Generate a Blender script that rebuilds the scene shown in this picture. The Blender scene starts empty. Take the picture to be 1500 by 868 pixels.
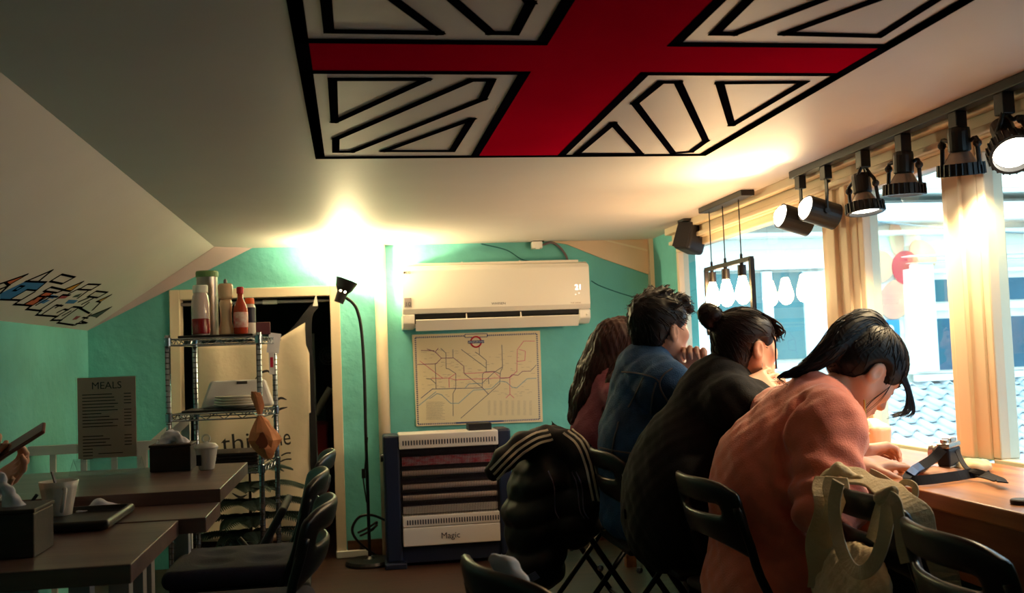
import bpy, bmesh, math, random
import numpy as np
from mathutils import Vector, Matrix, Euler

# ------------------------------------------------------------------ camera
W, H, FPX = 1500, 868, 1500.0
CAM_H = 1.10
YAW, PITCH, ROLL = 0.156, 0.0561, -0.0382
def _axes():
    cy, sy, cp, sp = math.cos(YAW), math.sin(YAW), math.cos(PITCH), math.sin(PITCH)
    w = Vector((sy*cp, cy*cp, sp)); r0 = Vector((cy, -sy, 0)); u0 = r0.cross(w)
    r = math.cos(ROLL)*r0 + math.sin(ROLL)*u0; u = -math.sin(ROLL)*r0 + math.cos(ROLL)*u0
    return r, u, w
AR, AU, AW = _axes()
CAMP = Vector((0, 0, CAM_H))
def ray(x, y): return (x-750)/FPX*AR - (y-434)/FPX*AU + AW
def at_y(x, y, Y): d = ray(x, y); return CAMP + d*(Y/d.y)
def at_x(x, y, X): d = ray(x, y); return CAMP + d*(X/d.x)
def at_z(x, y, Z): d = ray(x, y); return CAMP + d*((Z-CAM_H)/d.z)
SC = bpy.context.scene
COL = SC.collection
cam = bpy.data.cameras.new('camera'); camo = bpy.data.objects.new('camera', cam); COL.objects.link(camo)
cam.sensor_width = 36; cam.lens = 36*FPX/W; cam.clip_start = 0.02
camo.matrix_world = Matrix(((AR.x, AU.x, -AW.x, CAMP.x), (AR.y, AU.y, -AW.y, CAMP.y), (AR.z, AU.z, -AW.z, CAMP.z), (0, 0, 0, 1)))
SC.camera = camo
cam.dof.use_dof = True; cam.dof.focus_distance = 3.3; cam.dof.aperture_fstop = 6.3

# ------------------------------------------------------------------ light and exposure
SC.view_settings.view_transform = 'Standard'; SC.view_settings.look = 'None'
SC.view_settings.exposure = 0.0; SC.view_settings.gamma = 1.0; SC.view_settings.use_curve_mapping = False
SKY = 5.2
wd = bpy.data.worlds.new('sky'); SC.world = wd; wd.use_nodes = True
wd.node_tree.nodes['Background'].inputs[0].default_value = (0.68, 0.86, 1.0, 1)
wd.node_tree.nodes['Background'].inputs[1].default_value = SKY
WARM = (1.0, 0.72, 0.36)
def lamp(name, kind, loc, power, color=WARM, size=0.04, aim=None, spot=1.2, parent=None, blend=0.6):
    l = bpy.data.lights.new(name, kind); o = bpy.data.objects.new(name, l); COL.objects.link(o)
    l.energy = power; l.color = color
    if kind in ('POINT', 'SPOT'): l.shadow_soft_size = size
    if kind == 'SPOT': l.spot_size = spot; l.spot_blend = blend
    o.location = loc
    if aim is not None: o.rotation_euler = (Vector(aim)-Vector(loc)).to_track_quat('-Z', 'Y').to_euler()
    if parent is not None: adopt(o, parent)
    return o

# ------------------------------------------------------------------ materials
def lin(c):
    return tuple(((v/255)/12.92 if v/255 <= 0.04045 else ((v/255+0.055)/1.055)**2.4) for v in c[:3])
MATS = {}
def mat(name, rgb, rough=0.6, metal=0.0, var=0.0, scale=8.0, bump=0.0, bscale=60.0, rgb2=None, stretch=(1, 1, 1), emit=None, estr=0.0, trans=0.0, spec=0.5, sheen=0.0, alpha=1.0):
    if name in MATS: return MATS[name]
    m = bpy.data.materials.new(name); m.use_nodes = True; nt = m.node_tree; b = nt.nodes['Principled BSDF']
    c = lin(rgb); b.inputs['Base Color'].default_value = (*c, 1)
    b.inputs['Roughness'].default_value = rough; b.inputs['Metallic'].default_value = metal
    b.inputs['Specular IOR Level'].default_value = spec
    if trans: b.inputs['Transmission Weight'].default_value = trans
    if alpha < 1: b.inputs['Alpha'].default_value = alpha
    if sheen: b.inputs['Sheen Weight'].default_value = sheen
    if emit: b.inputs['Emission Color'].default_value = (*lin(emit), 1); b.inputs['Emission Strength'].default_value = estr
    if var or rgb2 or bump:
        tc = nt.nodes.new('ShaderNodeTexCoord'); mp = nt.nodes.new('ShaderNodeMapping'); mp.inputs['Scale'].default_value = stretch
        nt.links.new(tc.outputs['Object'], mp.inputs['Vector'])
    if var or rgb2:
        n = nt.nodes.new('ShaderNodeTexNoise'); n.inputs['Scale'].default_value = scale; n.inputs['Detail'].default_value = 5
        nt.links.new(mp.outputs[0], n.inputs['Vector'])
        rp = nt.nodes.new('ShaderNodeValToRGB'); rp.color_ramp.elements[0].position = 0.32; rp.color_ramp.elements[1].position = 0.68
        c2 = lin(rgb2) if rgb2 else tuple(v*(1-var) for v in c)
        rp.color_ramp.elements[0].color = (*c2, 1); rp.color_ramp.elements[1].color = (*c, 1)
        nt.links.new(n.outputs['Fac'], rp.inputs[0]); nt.links.new(rp.outputs[0], b.inputs['Base Color'])
    if bump:
        n2 = nt.nodes.new('ShaderNodeTexNoise'); n2.inputs['Scale'].default_value = bscale; n2.inputs['Detail'].default_value = 4
        nt.links.new(mp.outputs[0], n2.inputs['Vector'])
        bp = nt.nodes.new('ShaderNodeBump'); bp.inputs['Strength'].default_value = bump; bp.inputs['Distance'].default_value = 0.01
        nt.links.new(n2.outputs['Fac'], bp.inputs['Height']); nt.links.new(bp.outputs[0], b.inputs['Normal'])
    MATS[name] = m; return m
def wood(name, rgb, rgb2, axis='y', rough=0.35, scale=3.0):
    st = {'x': (0.6, 9, 9), 'y': (9, 0.6, 9), 'z': (9, 9, 0.6)}[axis]
    return mat(name, rgb, rough, rgb2=rgb2, scale=scale, stretch=st, bump=0.06, bscale=scale*4)
def glass_mat(name, tint=(0.9, 0.98, 1.0)):
    if name in MATS: return MATS[name]
    m = bpy.data.materials.new(name); m.use_nodes = True; nt = m.node_tree
    for n in list(nt.nodes):
        if n.type != 'OUTPUT_MATERIAL': nt.nodes.remove(n)
    out = [n for n in nt.nodes if n.type == 'OUTPUT_MATERIAL'][0]
    t = nt.nodes.new('ShaderNodeBsdfTransparent'); t.inputs[0].default_value = (*tint, 1)
    g = nt.nodes.new('ShaderNodeBsdfGlossy'); g.inputs['Roughness'].default_value = 0.0
    lw = nt.nodes.new('ShaderNodeLayerWeight'); lw.inputs['Blend'].default_value = 0.5
    pw = nt.nodes.new('ShaderNodeMath'); pw.operation = 'POWER'; pw.inputs[1].default_value = 5.0
    ma = nt.nodes.new('ShaderNodeMath'); ma.operation = 'MULTIPLY_ADD'; ma.inputs[1].default_value = 0.96; ma.inputs[2].default_value = 0.04
    mx = nt.nodes.new('ShaderNodeMixShader')
    nt.links.new(lw.outputs['Facing'], pw.inputs[0]); nt.links.new(pw.outputs[0], ma.inputs[0]); nt.links.new(ma.outputs[0], mx.inputs[0]); nt.links.new(t.outputs[0], mx.inputs[1]); nt.links.new(g.outputs[0], mx.inputs[2])
    nt.links.new(mx.outputs[0], out.inputs[0]); MATS[name] = m; return m

# ------------------------------------------------------------------ objects
def adopt(o, parent):
    o.parent = parent
    if not o.get('_local'): o.matrix_parent_inverse = (Matrix.Translation(parent.location) @ parent.rotation_euler.to_matrix().to_4x4()).inverted()
def tag(o, label=None, cat=None, group=None, kind=None):
    for k, v in (('label', label), ('category', cat), ('group', group), ('kind', kind)):
        if v: o[k] = v
    return o
def thing(name, label, cat, loc=(0, 0, 0), rz=0.0, group=None):
    o = bpy.data.objects.new(name, None); COL.objects.link(o); o.location = loc; o.rotation_euler = (0, 0, rz)
    o.empty_display_size = 0.05
    return tag(o, label, cat, group)
def mesh_obj(name, V, F, m, parent=None, local=False, smooth=False, bevel=0.0, bseg=2, solid=0.0, sub=0, label=None):
    me = bpy.data.meshes.new(name)
    me.from_pydata([tuple(v) for v in V], [], [tuple(int(i) for i in f) for f in F]); me.update()
    if m is not None: me.materials.append(m)
    if smooth: me.polygons.foreach_set('use_smooth', [True]*len(me.polygons))
    o = bpy.data.objects.new(name, me); COL.objects.link(o)
    if parent is not None:
        o.parent = parent
        if not local: o.matrix_parent_inverse = (Matrix.Translation(parent.location) @ parent.rotation_euler.to_matrix().to_4x4()).inverted()
    if solid: md = o.modifiers.new('thickness', 'SOLIDIFY'); md.thickness = solid; md.offset = 0
    if bevel: md = o.modifiers.new('edge', 'BEVEL'); md.width = bevel; md.segments = bseg; md.limit_method = 'ANGLE'; md.angle_limit = 0.6
    if sub: md = o.modifiers.new('smooth', 'SUBSURF'); md.levels = sub; md.render_levels = sub
    if label: o['label'] = label
    return o
def copy_tree(o, parent=None, loc=None, rz=None, label=None):
    c = o.copy(); COL.objects.link(c); c.parent = parent
    if loc is not None: c.location = loc
    if rz is not None: c.rotation_euler = (0, 0, rz)
    if label: c['label'] = label
    for ch in list(o.children): copy_tree(ch, c)
    return c
def frame(d, up=(0, 0, 1)):
    d = Vector(d).normalized(); up = Vector(up)
    if abs(d.dot(up.normalized())) > 0.98: up = Vector((1, 0, 0)) if abs(d.x) < 0.9 else Vector((0, 1, 0))
    s = up.cross(d).normalized(); return s, d.cross(s).normalized(), d
class MB:
    def __init__(s): s.V = []; s.F = []
    def add(s, V, F):
        n = len(s.V); s.V += [Vector(v) for v in V]; s.F += [[i+n for i in f] for f in F]; return s
    def box(s, c, size, R=None):
        c = Vector(c); h = Vector(size)/2
        V = [Vector((x*h.x, y*h.y, z*h.z)) for z in (-1, 1) for y in (-1, 1) for x in (-1, 1)]
        if R is not None: V = [R @ v for v in V]
        return s.add([c+v for v in V], [(0, 2, 3, 1), (4, 5, 7, 6), (0, 1, 5, 4), (1, 3, 7, 5), (3, 2, 6, 7), (2, 0, 4, 6)])
    def span(s, a, b):
        a = Vector(a); b = Vector(b); lo = Vector(map(min, a, b)); hi = Vector(map(max, a, b))
        return s.box((lo+hi)/2, hi-lo)
    def bar(s, a, b, w, t, up=(0, 0, 1)):
        a = Vector(a); b = Vector(b); x, y, z = frame(b-a, up)
        R = Matrix((x, y, z)).transposed()
        return s.box((a+b)/2, (w, t, (b-a).length), R)
    def tube(s, pts, r, n=10, cap=True, closed=False):
        pts = [Vector(p) for p in pts]; N = len(pts); rr = r if hasattr(r, '__len__') else [r]*N
        base = len(s.V); prev = None
        for i, p in enumerate(pts):
            d = (pts[(i+1) % N]-pts[i-1]) if closed else (pts[min(i+1, N-1)]-pts[max(i-1, 0)])
            if prev is None: x, y, z = frame(d)
            else:
                z = d.normalized(); x = prev - z*prev.dot(z)
                x = x.normalized() if x.length > 1e-6 else frame(d)[0]; y = z.cross(x)
            prev = x
            for k in range(n):
                a = 2*math.pi*k/n; s.V.append(p + rr[i]*(math.cos(a)*x + math.sin(a)*y))
        for i in range(N if closed else N-1):
            j = (i+1) % N
            for k in range(n):
                s.F.append([base+i*n+k, base+i*n+(k+1) % n, base+j*n+(k+1) % n, base+j*n+k])
        if cap and not closed:
            s.F.append([base+k for k in range(n)][::-1]); s.F.append([base+(N-1)*n+k for k in range(n)])
        return s
    def cyl(s, a, b, r0, r1=None, n=20): return s.tube([a, b], [r0, r0 if r1 is None else r1], n)
    def lathe(s, prof, c=(0, 0, 0), n=28, axis=(0, 0, 1), sy=1.0):
        c = Vector(c); x, y, z = frame(axis); base = len(s.V)
        for r, h in prof:
            for k in range(n):
                a = 2*math.pi*k/n; s.V.append(c + r*math.cos(a)*x + sy*r*math.sin(a)*y + h*z)
        for i in range(len(prof)-1):
            for k in range(n): s.F.append([base+i*n+k, base+i*n+(k+1) % n, base+(i+1)*n+(k+1) % n, base+(i+1)*n+k])
        s.F.append([base+k for k in range(n)][::-1]); m = base+(len(prof)-1)*n; s.F.append([m+k for k in range(n)])
        return s
    def ball(s, c, r, n=14, R=None):
        c = Vector(c); r = Vector(r) if hasattr(r, '__len__') else Vector((r, r, r)); base = len(s.V); m = n//2
        for i in range(m+1):
            t = math.pi*i/m
            for k in range(n):
                a = 2*math.pi*k/n; v = Vector((r.x*math.sin(t)*math.cos(a), r.y*math.sin(t)*math.sin(a), r.z*math.cos(t)))
                s.V.append(c + (R @ v if R is not None else v))
        for i in range(m):
            for k in range(n): s.F.append([base+i*n+k, base+(i+1)*n+k, base+(i+1)*n+(k+1) % n, base+i*n+(k+1) % n])
        return s
    def prism(s, poly, t):               # poly: 3-D planar points, t: extrusion vector
        t = Vector(t); P = [Vector(p) for p in poly]; n = len(P); base = len(s.V)
        s.V += P + [p+t for p in P]
        s.F.append([base+i for i in range(n)][::-1]); s.F.append([base+n+i for i in range(n)])
        for i in range(n): s.F.append([base+i, base+(i+1) % n, base+n+(i+1) % n, base+n+i])
        return s
    def ribbon(s, pts, nrm, w, t):       # strap: pts centreline, nrm face normal per point, width, thickness
        pts = [Vector(p) for p in pts]; N = len(pts); base = len(s.V)
        for i, p in enumerate(pts):
            d = (pts[min(i+1, N-1)]-pts[max(i-1, 0)]).normalized(); n = Vector(nrm[i] if isinstance(nrm, list) else nrm)
            n = (n-d*n.dot(d)).normalized(); b = d.cross(n)
            ww = w[i] if hasattr(w, '__len__') else w
            for a, c in ((-1, -1), (1, -1), (1, 1), (-1, 1)): s.V.append(p + b*(a*ww/2) + n*(c*t/2))
        for i in range(N-1):
            for k in range(4): s.F.append([base+i*4+k, base+i*4+(k+1) % 4, base+i*4+4+(k+1) % 4, base+i*4+4+k])
        s.F.append([base, base+3, base+2, base+1]); m = base+(N-1)*4; s.F.append([m, m+1, m+2, m+3])
        return s
    def build(s, name, m, parent=None, **kw): return mesh_obj(name, s.V, s.F, m, parent, **kw)
def curve_pts(ctrl, n=24):
    P = [Vector(p) for p in ctrl]; P = [2*P[0]-P[1]] + P + [2*P[-1]-P[-2]]; out = []
    segs = len(P)-3
    for i in range(n+1):
        u = i/n*segs; k = min(int(u), segs-1); t = u-k; a, b, c, d = P[k:k+4]
        out.append(0.5*((2*b) + (c-a)*t + (2*a-5*b+4*c-d)*t*t + (3*b-a-3*c+d)*t**3))
    return out
def text_obj(body, size, origin, xdir, ydir, m, parent=None, name='lettering', depth=0.0006, align='LEFT', shear=0.0, sx=1.0, bold=0.0):
    cu = bpy.data.curves.new(name, 'FONT'); cu.body = body; cu.size = size; cu.extrude = depth/2; cu.align_x = align; cu.shear = shear; cu.offset = bold
    cu.resolution_u = 3
    t = bpy.data.objects.new(name, cu); COL.objects.link(t)
    bpy.context.view_layer.update()
    me = bpy.data.meshes.new_from_object(t.evaluated_get(bpy.context.evaluated_depsgraph_get()))
    bpy.data.objects.remove(t); bpy.data.curves.remove(cu)
    x = Vector(xdir).normalized(); z = x.cross(Vector(ydir)).normalized(); y = z.cross(x)
    M = Matrix(((x.x*sx, y.x, z.x, origin[0]), (x.y*sx, y.y, z.y, origin[1]), (x.z*sx, y.z, z.z, origin[2]), (0, 0, 0, 1)))
    me.transform(M); me.materials.clear(); me.materials.append(m)
    o = bpy.data.objects.new(name, me); COL.objects.link(o)
    if parent is not None: adopt(o, parent)
    return o

# ------------------------------------------------------------------ smooth solid modelling (distance field -> surface net)
class Field:
    def __init__(s, lo, hi, vx):
        s.vx = vx; s.lo = np.array(lo, float); s.n = np.ceil((np.array(hi, float)-s.lo)/vx).astype(int)+1
        s.F = np.full(s.n, 0.08, np.float32)
    def _sub(s, lo, hi):
        a = np.maximum(np.floor((np.array(lo)-s.lo)/s.vx).astype(int), 0); b = np.minimum(np.ceil((np.array(hi)-s.lo)/s.vx).astype(int)+1, s.n)
        if (b <= a).any(): return None, None
        g = [(np.arange(a[i], b[i])*s.vx+s.lo[i]).astype(np.float32) for i in range(3)]
        return (slice(a[0], b[0]), slice(a[1], b[1]), slice(a[2], b[2])), (g[0][:, None, None], g[1][None, :, None], g[2][None, None, :])
    def _mix(s, sl, d, k, cut):
        a = s.F[sl]
        if cut:
            d = -d; h = np.maximum(k-np.abs(a-d), 0)/k; s.F[sl] = np.maximum(a, d)+h*h*k*0.25
        else:
            h = np.maximum(k-np.abs(a-d), 0)/k; s.F[sl] = np.minimum(a, d)-h*h*k*0.25
    def cap(s, a, b, r0, r1=None, k=0.02, cut=False):
        r1 = r0 if r1 is None else r1; a = np.array(a, float); b = np.array(b, float); pad = max(r0, r1)+k+0.03
        sl, g = s._sub(np.minimum(a, b)-pad, np.maximum(a, b)+pad)
        if sl is None: return s
        ba = b-a; L = max(ba@ba, 1e-12); p = [g[i]-np.float32(a[i]) for i in range(3)]
        t = np.clip((p[0]*ba[0]+p[1]*ba[1]+p[2]*ba[2])/L, 0, 1)
        d = np.sqrt((p[0]-t*ba[0])**2+(p[1]-t*ba[1])**2+(p[2]-t*ba[2])**2)-(r0+(r1-r0)*t)
        s._mix(sl, d.astype(np.float32), k, cut); return s
    def path(s, pts, rad, k=0.02, cut=False):
        for i in range(len(pts)-1): s.cap(pts[i], pts[i+1], rad[i], rad[i+1], k, cut)
        return s
    def _loc(s, c, g, R):
        p = [g[i]-np.float32(c[i]) for i in range(3)]
        if R is None: return p
        R = np.array(R, float)
        return [p[0]*R[0, i]+p[1]*R[1, i]+p[2]*R[2, i] for i in range(3)]
    def ell(s, c, r, R=None, k=0.02, cut=False):
        pad = max(r)+k+0.03; sl, g = s._sub(np.array(c, float)-pad, np.array(c, float)+pad)
        if sl is None: return s
        q = s._loc(c, g, R); k0 = np.sqrt((q[0]/r[0])**2+(q[1]/r[1])**2+(q[2]/r[2])**2)+1e-6
        k1 = np.sqrt((q[0]/r[0]**2)**2+(q[1]/r[1]**2)**2+(q[2]/r[2]**2)**2)+1e-6
        s._mix(sl, (k0*(k0-1)/k1).astype(np.float32), k, cut); return s
    def box(s, c, h, R=None, rd=0.01, k=0.02, cut=False):
        pad = float(np.linalg.norm(h))+k+0.03; sl, g = s._sub(np.array(c, float)-pad, np.array(c, float)+pad)
        if sl is None: return s
        q = s._loc(c, g, R); e = [np.abs(q[i])-(h[i]-rd) for i in range(3)]
        d = np.sqrt(np.maximum(e[0], 0)**2+np.maximum(e[1], 0)**2+np.maximum(e[2], 0)**2)+np.minimum(np.maximum(np.maximum(e[0], e[1]), e[2]), 0)-rd
        s._mix(sl, d.astype(np.float32), k, cut); return s
    def half(s, c, n, k=0.01):           # cut away the side n points to
        n = np.array(Vector(n).normalized()); sl, g = s._sub(s.lo-1, s.lo+s.n*s.vx+1)
        d = (g[0]-c[0])*n[0]+(g[1]-c[1])*n[1]+(g[2]-c[2])*n[2]
        s._mix(sl, (-d).astype(np.float32), k, True); return s
    def sample(s, P):
        q = (np.asarray(P, float)-s.lo)/s.vx; i = np.clip(np.floor(q).astype(int), 0, s.n-2); f = np.clip(q-i, 0, 1); v = 0
        for dx in (0, 1):
            for dy in (0, 1):
                for dz in (0, 1):
                    w = (f[:, 0] if dx else 1-f[:, 0])*(f[:, 1] if dy else 1-f[:, 1])*(f[:, 2] if dz else 1-f[:, 2])
                    v = v+w*s.F[i[:, 0]+dx, i[:, 1]+dy, i[:, 2]+dz]
        return v
    def grad(s, P):
        P = np.asarray(P, float); h = s.vx; g = np.stack([s.sample(P+h*e)-s.sample(P-h*e) for e in np.eye(3)], 1)
        return g/(np.linalg.norm(g, axis=1, keepdims=True)+1e-9)
    def project(s, pts, off=0.001, it=10):  # pull points onto the surface; returns points and normals
        P = np.array([tuple(p) for p in pts], float)
        for _ in range(it): P = P-s.grad(P)*np.clip(s.sample(P)-off, -0.03, 0.03)[:, None]
        return [Vector(p) for p in P], [Vector(n) for n in s.grad(P)]
    def hit(s, x, y):                    # first surface point seen along a picture ray
        d = np.array(ray(x, y)); o = np.array(CAMP); c = s.lo+s.n*s.vx/2; tm = (c-o)@d/(d@d); h = np.linalg.norm(s.n*s.vx)/2
        t = np.linspace(max(tm-h, 0.1), tm+h, 500); P = o+t[:, None]*d; f = s.sample(P); inb = ((P > s.lo) & (P < s.lo+(s.n-1)*s.vx)).all(1); f = np.where(inb, f, 0.08)
        k = np.argmax(f < 0) if (f < 0).any() else np.argmin(f); return Vector(P[k])
    def trace(s, pts, n=20, off=0.002):  # picture polyline -> points and normals on the surface
        A = curve_pts([(x, y, 0) for x, y in pts], n); P = [s.hit(a.x, a.y) for a in A]; return s.project(P, off, 4)
    def verts(s):
        F = s.F; n = s.n; ins = F < 0
        c = [ins[x:n[0]-1+x, y:n[1]-1+y, z:n[2]-1+z] for x in (0, 1) for y in (0, 1) for z in (0, 1)]
        tot = sum(a.astype(np.uint8) for a in c); act = (tot > 0) & (tot < 8)
        I = np.argwhere(act); idx = -np.ones(act.shape, np.int64); idx[act] = np.arange(len(I))
        O = np.array([(x, y, z) for x in (0, 1) for y in (0, 1) for z in (0, 1)])
        vals = np.stack([F[I[:, 0]+o[0], I[:, 1]+o[1], I[:, 2]+o[2]] for o in O], 1)
        acc = np.zeros((len(I), 3)); cnt = np.zeros(len(I))
        for a in range(8):
            for b in range(a+1, 8):
                if np.abs(O[a]-O[b]).sum() != 1: continue
                va, vb = vals[:, a], vals[:, b]; cr = (va < 0) != (vb < 0); t = va/np.where(cr, va-vb, 1)
                acc += np.where(cr[:, None], O[a]+t[:, None]*(O[b]-O[a]), 0); cnt += cr
        V = (I+acc/cnt[:, None])*s.vx+s.lo; Q = []
        for ax in range(3):
            u, v = [(1, 2), (2, 0), (0, 1)][ax]
            e0 = np.take(ins, np.arange(n[ax]-1), ax); e1 = np.take(ins, np.arange(1, n[ax]), ax)
            E = np.argwhere(e0 != e1); E = E[(E[:, u] > 0) & (E[:, v] > 0) & (E[:, u] < n[u]-1) & (E[:, v] < n[v]-1)]
            def cell(du, dv):
                t = E.copy(); t[:, u] -= du; t[:, v] -= dv; return idx[t[:, 0], t[:, 1], t[:, 2]]
            q = np.stack([cell(1, 1), cell(0, 1), cell(0, 0), cell(1, 0)], 1)
            fl = ~e0[E[:, 0], E[:, 1], E[:, 2]]; q[fl] = q[fl][:, ::-1]; Q.append(q)
        return V, np.concatenate(Q)
    def build(s, name, m, parent=None, disp=None, **kw):
        V, Q = s.verts()
        if disp is not None: V = V+s.grad(V)*disp(V)[:, None]
        me = bpy.data.meshes.new(name); me.vertices.add(len(V)); me.vertices.foreach_set('co', V.astype(np.float32).ravel())
        me.loops.add(4*len(Q)); me.loops.foreach_set('vertex_index', Q.ravel().astype(np.int32))
        me.polygons.add(len(Q)); me.polygons.foreach_set('loop_start', np.arange(0, 4*len(Q), 4, dtype=np.int32))
        me.update(calc_edges=True); me.polygons.foreach_set('use_smooth', np.ones(len(Q), bool)); me.validate()
        if m is not None: me.materials.append(m)
        o = bpy.data.objects.new(name, me); COL.objects.link(o)
        if parent is not None: adopt(o, parent)
        if kw.get('label'): o['label'] = kw['label']
        return o
def wob(V, f, seed=0.0):                 # cheap smooth noise
    x, y, z = V[:, 0]*f, V[:, 1]*f, V[:, 2]*f
    return (np.sin(x*1.3+y*0.7+seed)*np.sin(y*1.1-z*0.9+2*seed)+np.sin(z*1.7+x*0.6+3*seed)*np.sin(x*0.8-y*1.9+seed))*0.5

# ================================================================== the room
CEIL = 1.752; BACK = 5.90; LEFT = -1.43; GLX = 1.80; SEAM = -0.737; LOWZ = 1.317; REAR = -1.5
CT = 0.75; CTX = 1.29                      # counter top height and front edge
M_teal = mat('teal_plaster', (112, 202, 200), 0.75, var=0.25, scale=3.0, bump=0.5, bscale=22)
M_ceil = mat('cream_ceiling_paint', (226, 217, 213), 0.55, var=0.06, scale=2.0, bump=0.12, bscale=14)
M_trim = mat('cream_woodwork', (232, 215, 188), 0.45, var=0.05, scale=5)
M_floor = wood('dark_floor_boards', (66, 40, 30), (38, 24, 20), 'x', 0.45, 2.0)
M_beige = mat('beige_board', (224, 196, 166), 0.6, var=0.06)
M_white = mat('white_paint', (228, 226, 220), 0.5)
M_black = mat('black_paint', (16, 16, 22), 0.5)
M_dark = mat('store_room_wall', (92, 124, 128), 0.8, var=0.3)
def struct(mb, name, m, parent=None, label=None, **kw):
    o = mb.build(name, m, parent, **kw)
    if parent is None: o['kind'] = 'structure'
    if label: o['label'] = label
    return o
fl = struct(MB().span((LEFT-0.1, REAR-0.1, -0.06), (GLX+0.1, 8.2, 0)), 'floor', M_floor, label='dark brown wooden floor of the cafe')
struct(MB().span((SEAM, REAR, CEIL), (GLX+0.12, BACK+0.1, CEIL+0.08)), 'ceiling', M_ceil, label='low flat cream ceiling with painted flag')
mb = MB(); d = Vector((LEFT-SEAM, 0, LOWZ-CEIL)).normalized(); e = Vector((LEFT-0.08, 0, LOWZ-0.08*0.628)); nrm = Vector((d.z, 0, -d.x))
a = [(SEAM, REAR, CEIL), (SEAM, BACK+0.1, CEIL), (e.x, BACK+0.1, e.z), (e.x, REAR, e.z)]
struct(mb.prism(a, (-0.05, 0, 0.08)), 'ceiling_slope', M_ceil, label='sloping pale attic ceiling at the side')
DL, DR, DT = -0.945, -0.115, 1.475          # doorway in the back wall
mb = MB().span((LEFT-0.1, BACK, 0), (DL, BACK+0.1, CEIL)).span((DR, BACK, 0), (GLX+0.1, BACK+0.1, CEIL)).span((DL, BACK, DT), (DR, BACK+0.1, CEIL))
WB = struct(mb, 'wall_back', M_teal, label='teal plastered end wall')
struct(MB().span((LEFT-0.1, REAR, 0), (LEFT, BACK, LOWZ+0.06)), 'wall_left', M_teal, label='low teal wall under the sloping ceiling')
struct(MB().span((LEFT-0.1, REAR-0.1, 0), (GLX+0.1, REAR, CEIL)), 'wall_rear', M_teal, label='teal wall at the near end of the room')
mb = MB().span((GLX-0.06, REAR, 0), (GLX+0.08, BACK, CT-0.03)).span((GLX-0.06, REAR, CT-0.03), (GLX+0.08, 1.75, CEIL)).span((GLX-0.02, 5.40, CT-0.03), (GLX+0.08, BACK, CEIL))  # unseen near stretch made solid to cut the daylight
struct(mb, 'wall_right', M_teal, label='teal wall around the window band, unseen near stretch made solid to cut daylight')
# cove board where the slope meets the end wall
mb = MB().prism([(LEFT, BACK-0.004, LOWZ), (-0.541, BACK-0.004, CEIL), (SEAM, BACK-0.10, CEIL-0.004)], (0, 0, 0.03))
struct(mb, 'trim_1', mat('pink_grey_board', (206, 184, 186), 0.6), label='thin cove board along the sloping ceiling edge')
P = [at_y(x, y, BACK-0.001) for x, y in ((795, 352), (868, 338), (956, 336), (956, 405), (950, 402), (880, 378), (830, 358))]
struct(MB().prism(P, (0, -0.014, 0)), 'trim_2', M_beige, label='beige boarded corner of the end wall')
P = [at_y(x, y, BACK-0.016) for x, y in ((864, 347), (953, 369), (953, 366), (864, 345))]
struct(MB().prism(P, (0, -0.003, 0)), 'trim_6', M_trim)
struct(MB().span((GLX-0.045, BACK-0.05, 0.4), (GLX-0.0, BACK, CEIL)), 'trim_3', M_trim, label='cream corner post')
# door lining
mb = MB().span((DL-0.05, BACK-0.025, 0), (DL+0.005, BACK+0.1, DT+0.05)).span((DR-0.005, BACK-0.025, 0), (DR+0.05, BACK+0.1, DT+0.05)).span((DL+0.005, BACK-0.025, DT-0.005), (DR-0.005, BACK+0.1, DT+0.05))
struct(mb, 'door_1', M_trim, label='cream frame of the curtained doorway', bevel=0.004)
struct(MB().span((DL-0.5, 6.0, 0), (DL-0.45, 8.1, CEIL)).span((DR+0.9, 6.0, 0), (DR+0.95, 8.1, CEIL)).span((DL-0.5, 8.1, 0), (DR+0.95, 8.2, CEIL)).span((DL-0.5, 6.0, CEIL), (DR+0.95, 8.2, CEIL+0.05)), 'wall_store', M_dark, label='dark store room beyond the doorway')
struct(MB().span((DR+0.055, BACK-0.02, 0), (0.20, BACK, 0.09)).span((0.2, BACK-0.02, 0), (GLX, BACK, 0.09)), 'baseboard_back', wood('brown_board', (92, 58, 38), (60, 36, 24), 'x'), label='brown skirting board')
# thin dark teal lines on the end wall
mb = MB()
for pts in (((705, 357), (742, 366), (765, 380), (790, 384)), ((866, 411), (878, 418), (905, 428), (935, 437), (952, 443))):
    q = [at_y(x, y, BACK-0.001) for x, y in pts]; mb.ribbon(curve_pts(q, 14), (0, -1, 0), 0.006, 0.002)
mb.build('wall_line', mat('dark_teal_line', (24, 92, 98), 0.9), WB, label='thin dark line on the plaster')

# ------------------------------------------------------------------ window band
G = glass_mat('window_glass')
def window(n, y0, y1, label):
    w = thing('window_%d' % n, label, 'window', (GLX, (y0+y1)/2, CT)); del w['category']; w['kind'] = 'structure'
    f = 0.035
    for nm, A, B in (('frame_rail', (GLX-0.03, y0, CT-0.03), (GLX+0.03, y1, CT+0.006)), ('frame_rail', (GLX-0.03, y0, 1.655-f), (GLX+0.03, y1, 1.655)),
                     ('frame_stile', (GLX-0.03, y0, CT+0.006), (GLX+0.03, y0+f, 1.655-f)), ('frame_stile', (GLX-0.03, y1-f, CT+0.006), (GLX+0.03, y1, 1.655-f))):
        MB().span(A, B).build(nm, M_trim, w, bevel=0.004)
    MB().span((GLX-0.001, y0+f-0.005, CT), (GLX+0.001, y1-f+0.005, 1.655-f+0.005)).build('pane', G, w)
    return w
window(1, 3.60, 5.40, 'wide cream framed window pane behind the bulb pendant')
window(2, 2.80, 3.36, 'narrow cream framed window pane above the counter')
window(3, 1.75, 2.66, 'long cream framed window pane by the nearest chairs')
mb = MB()
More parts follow.
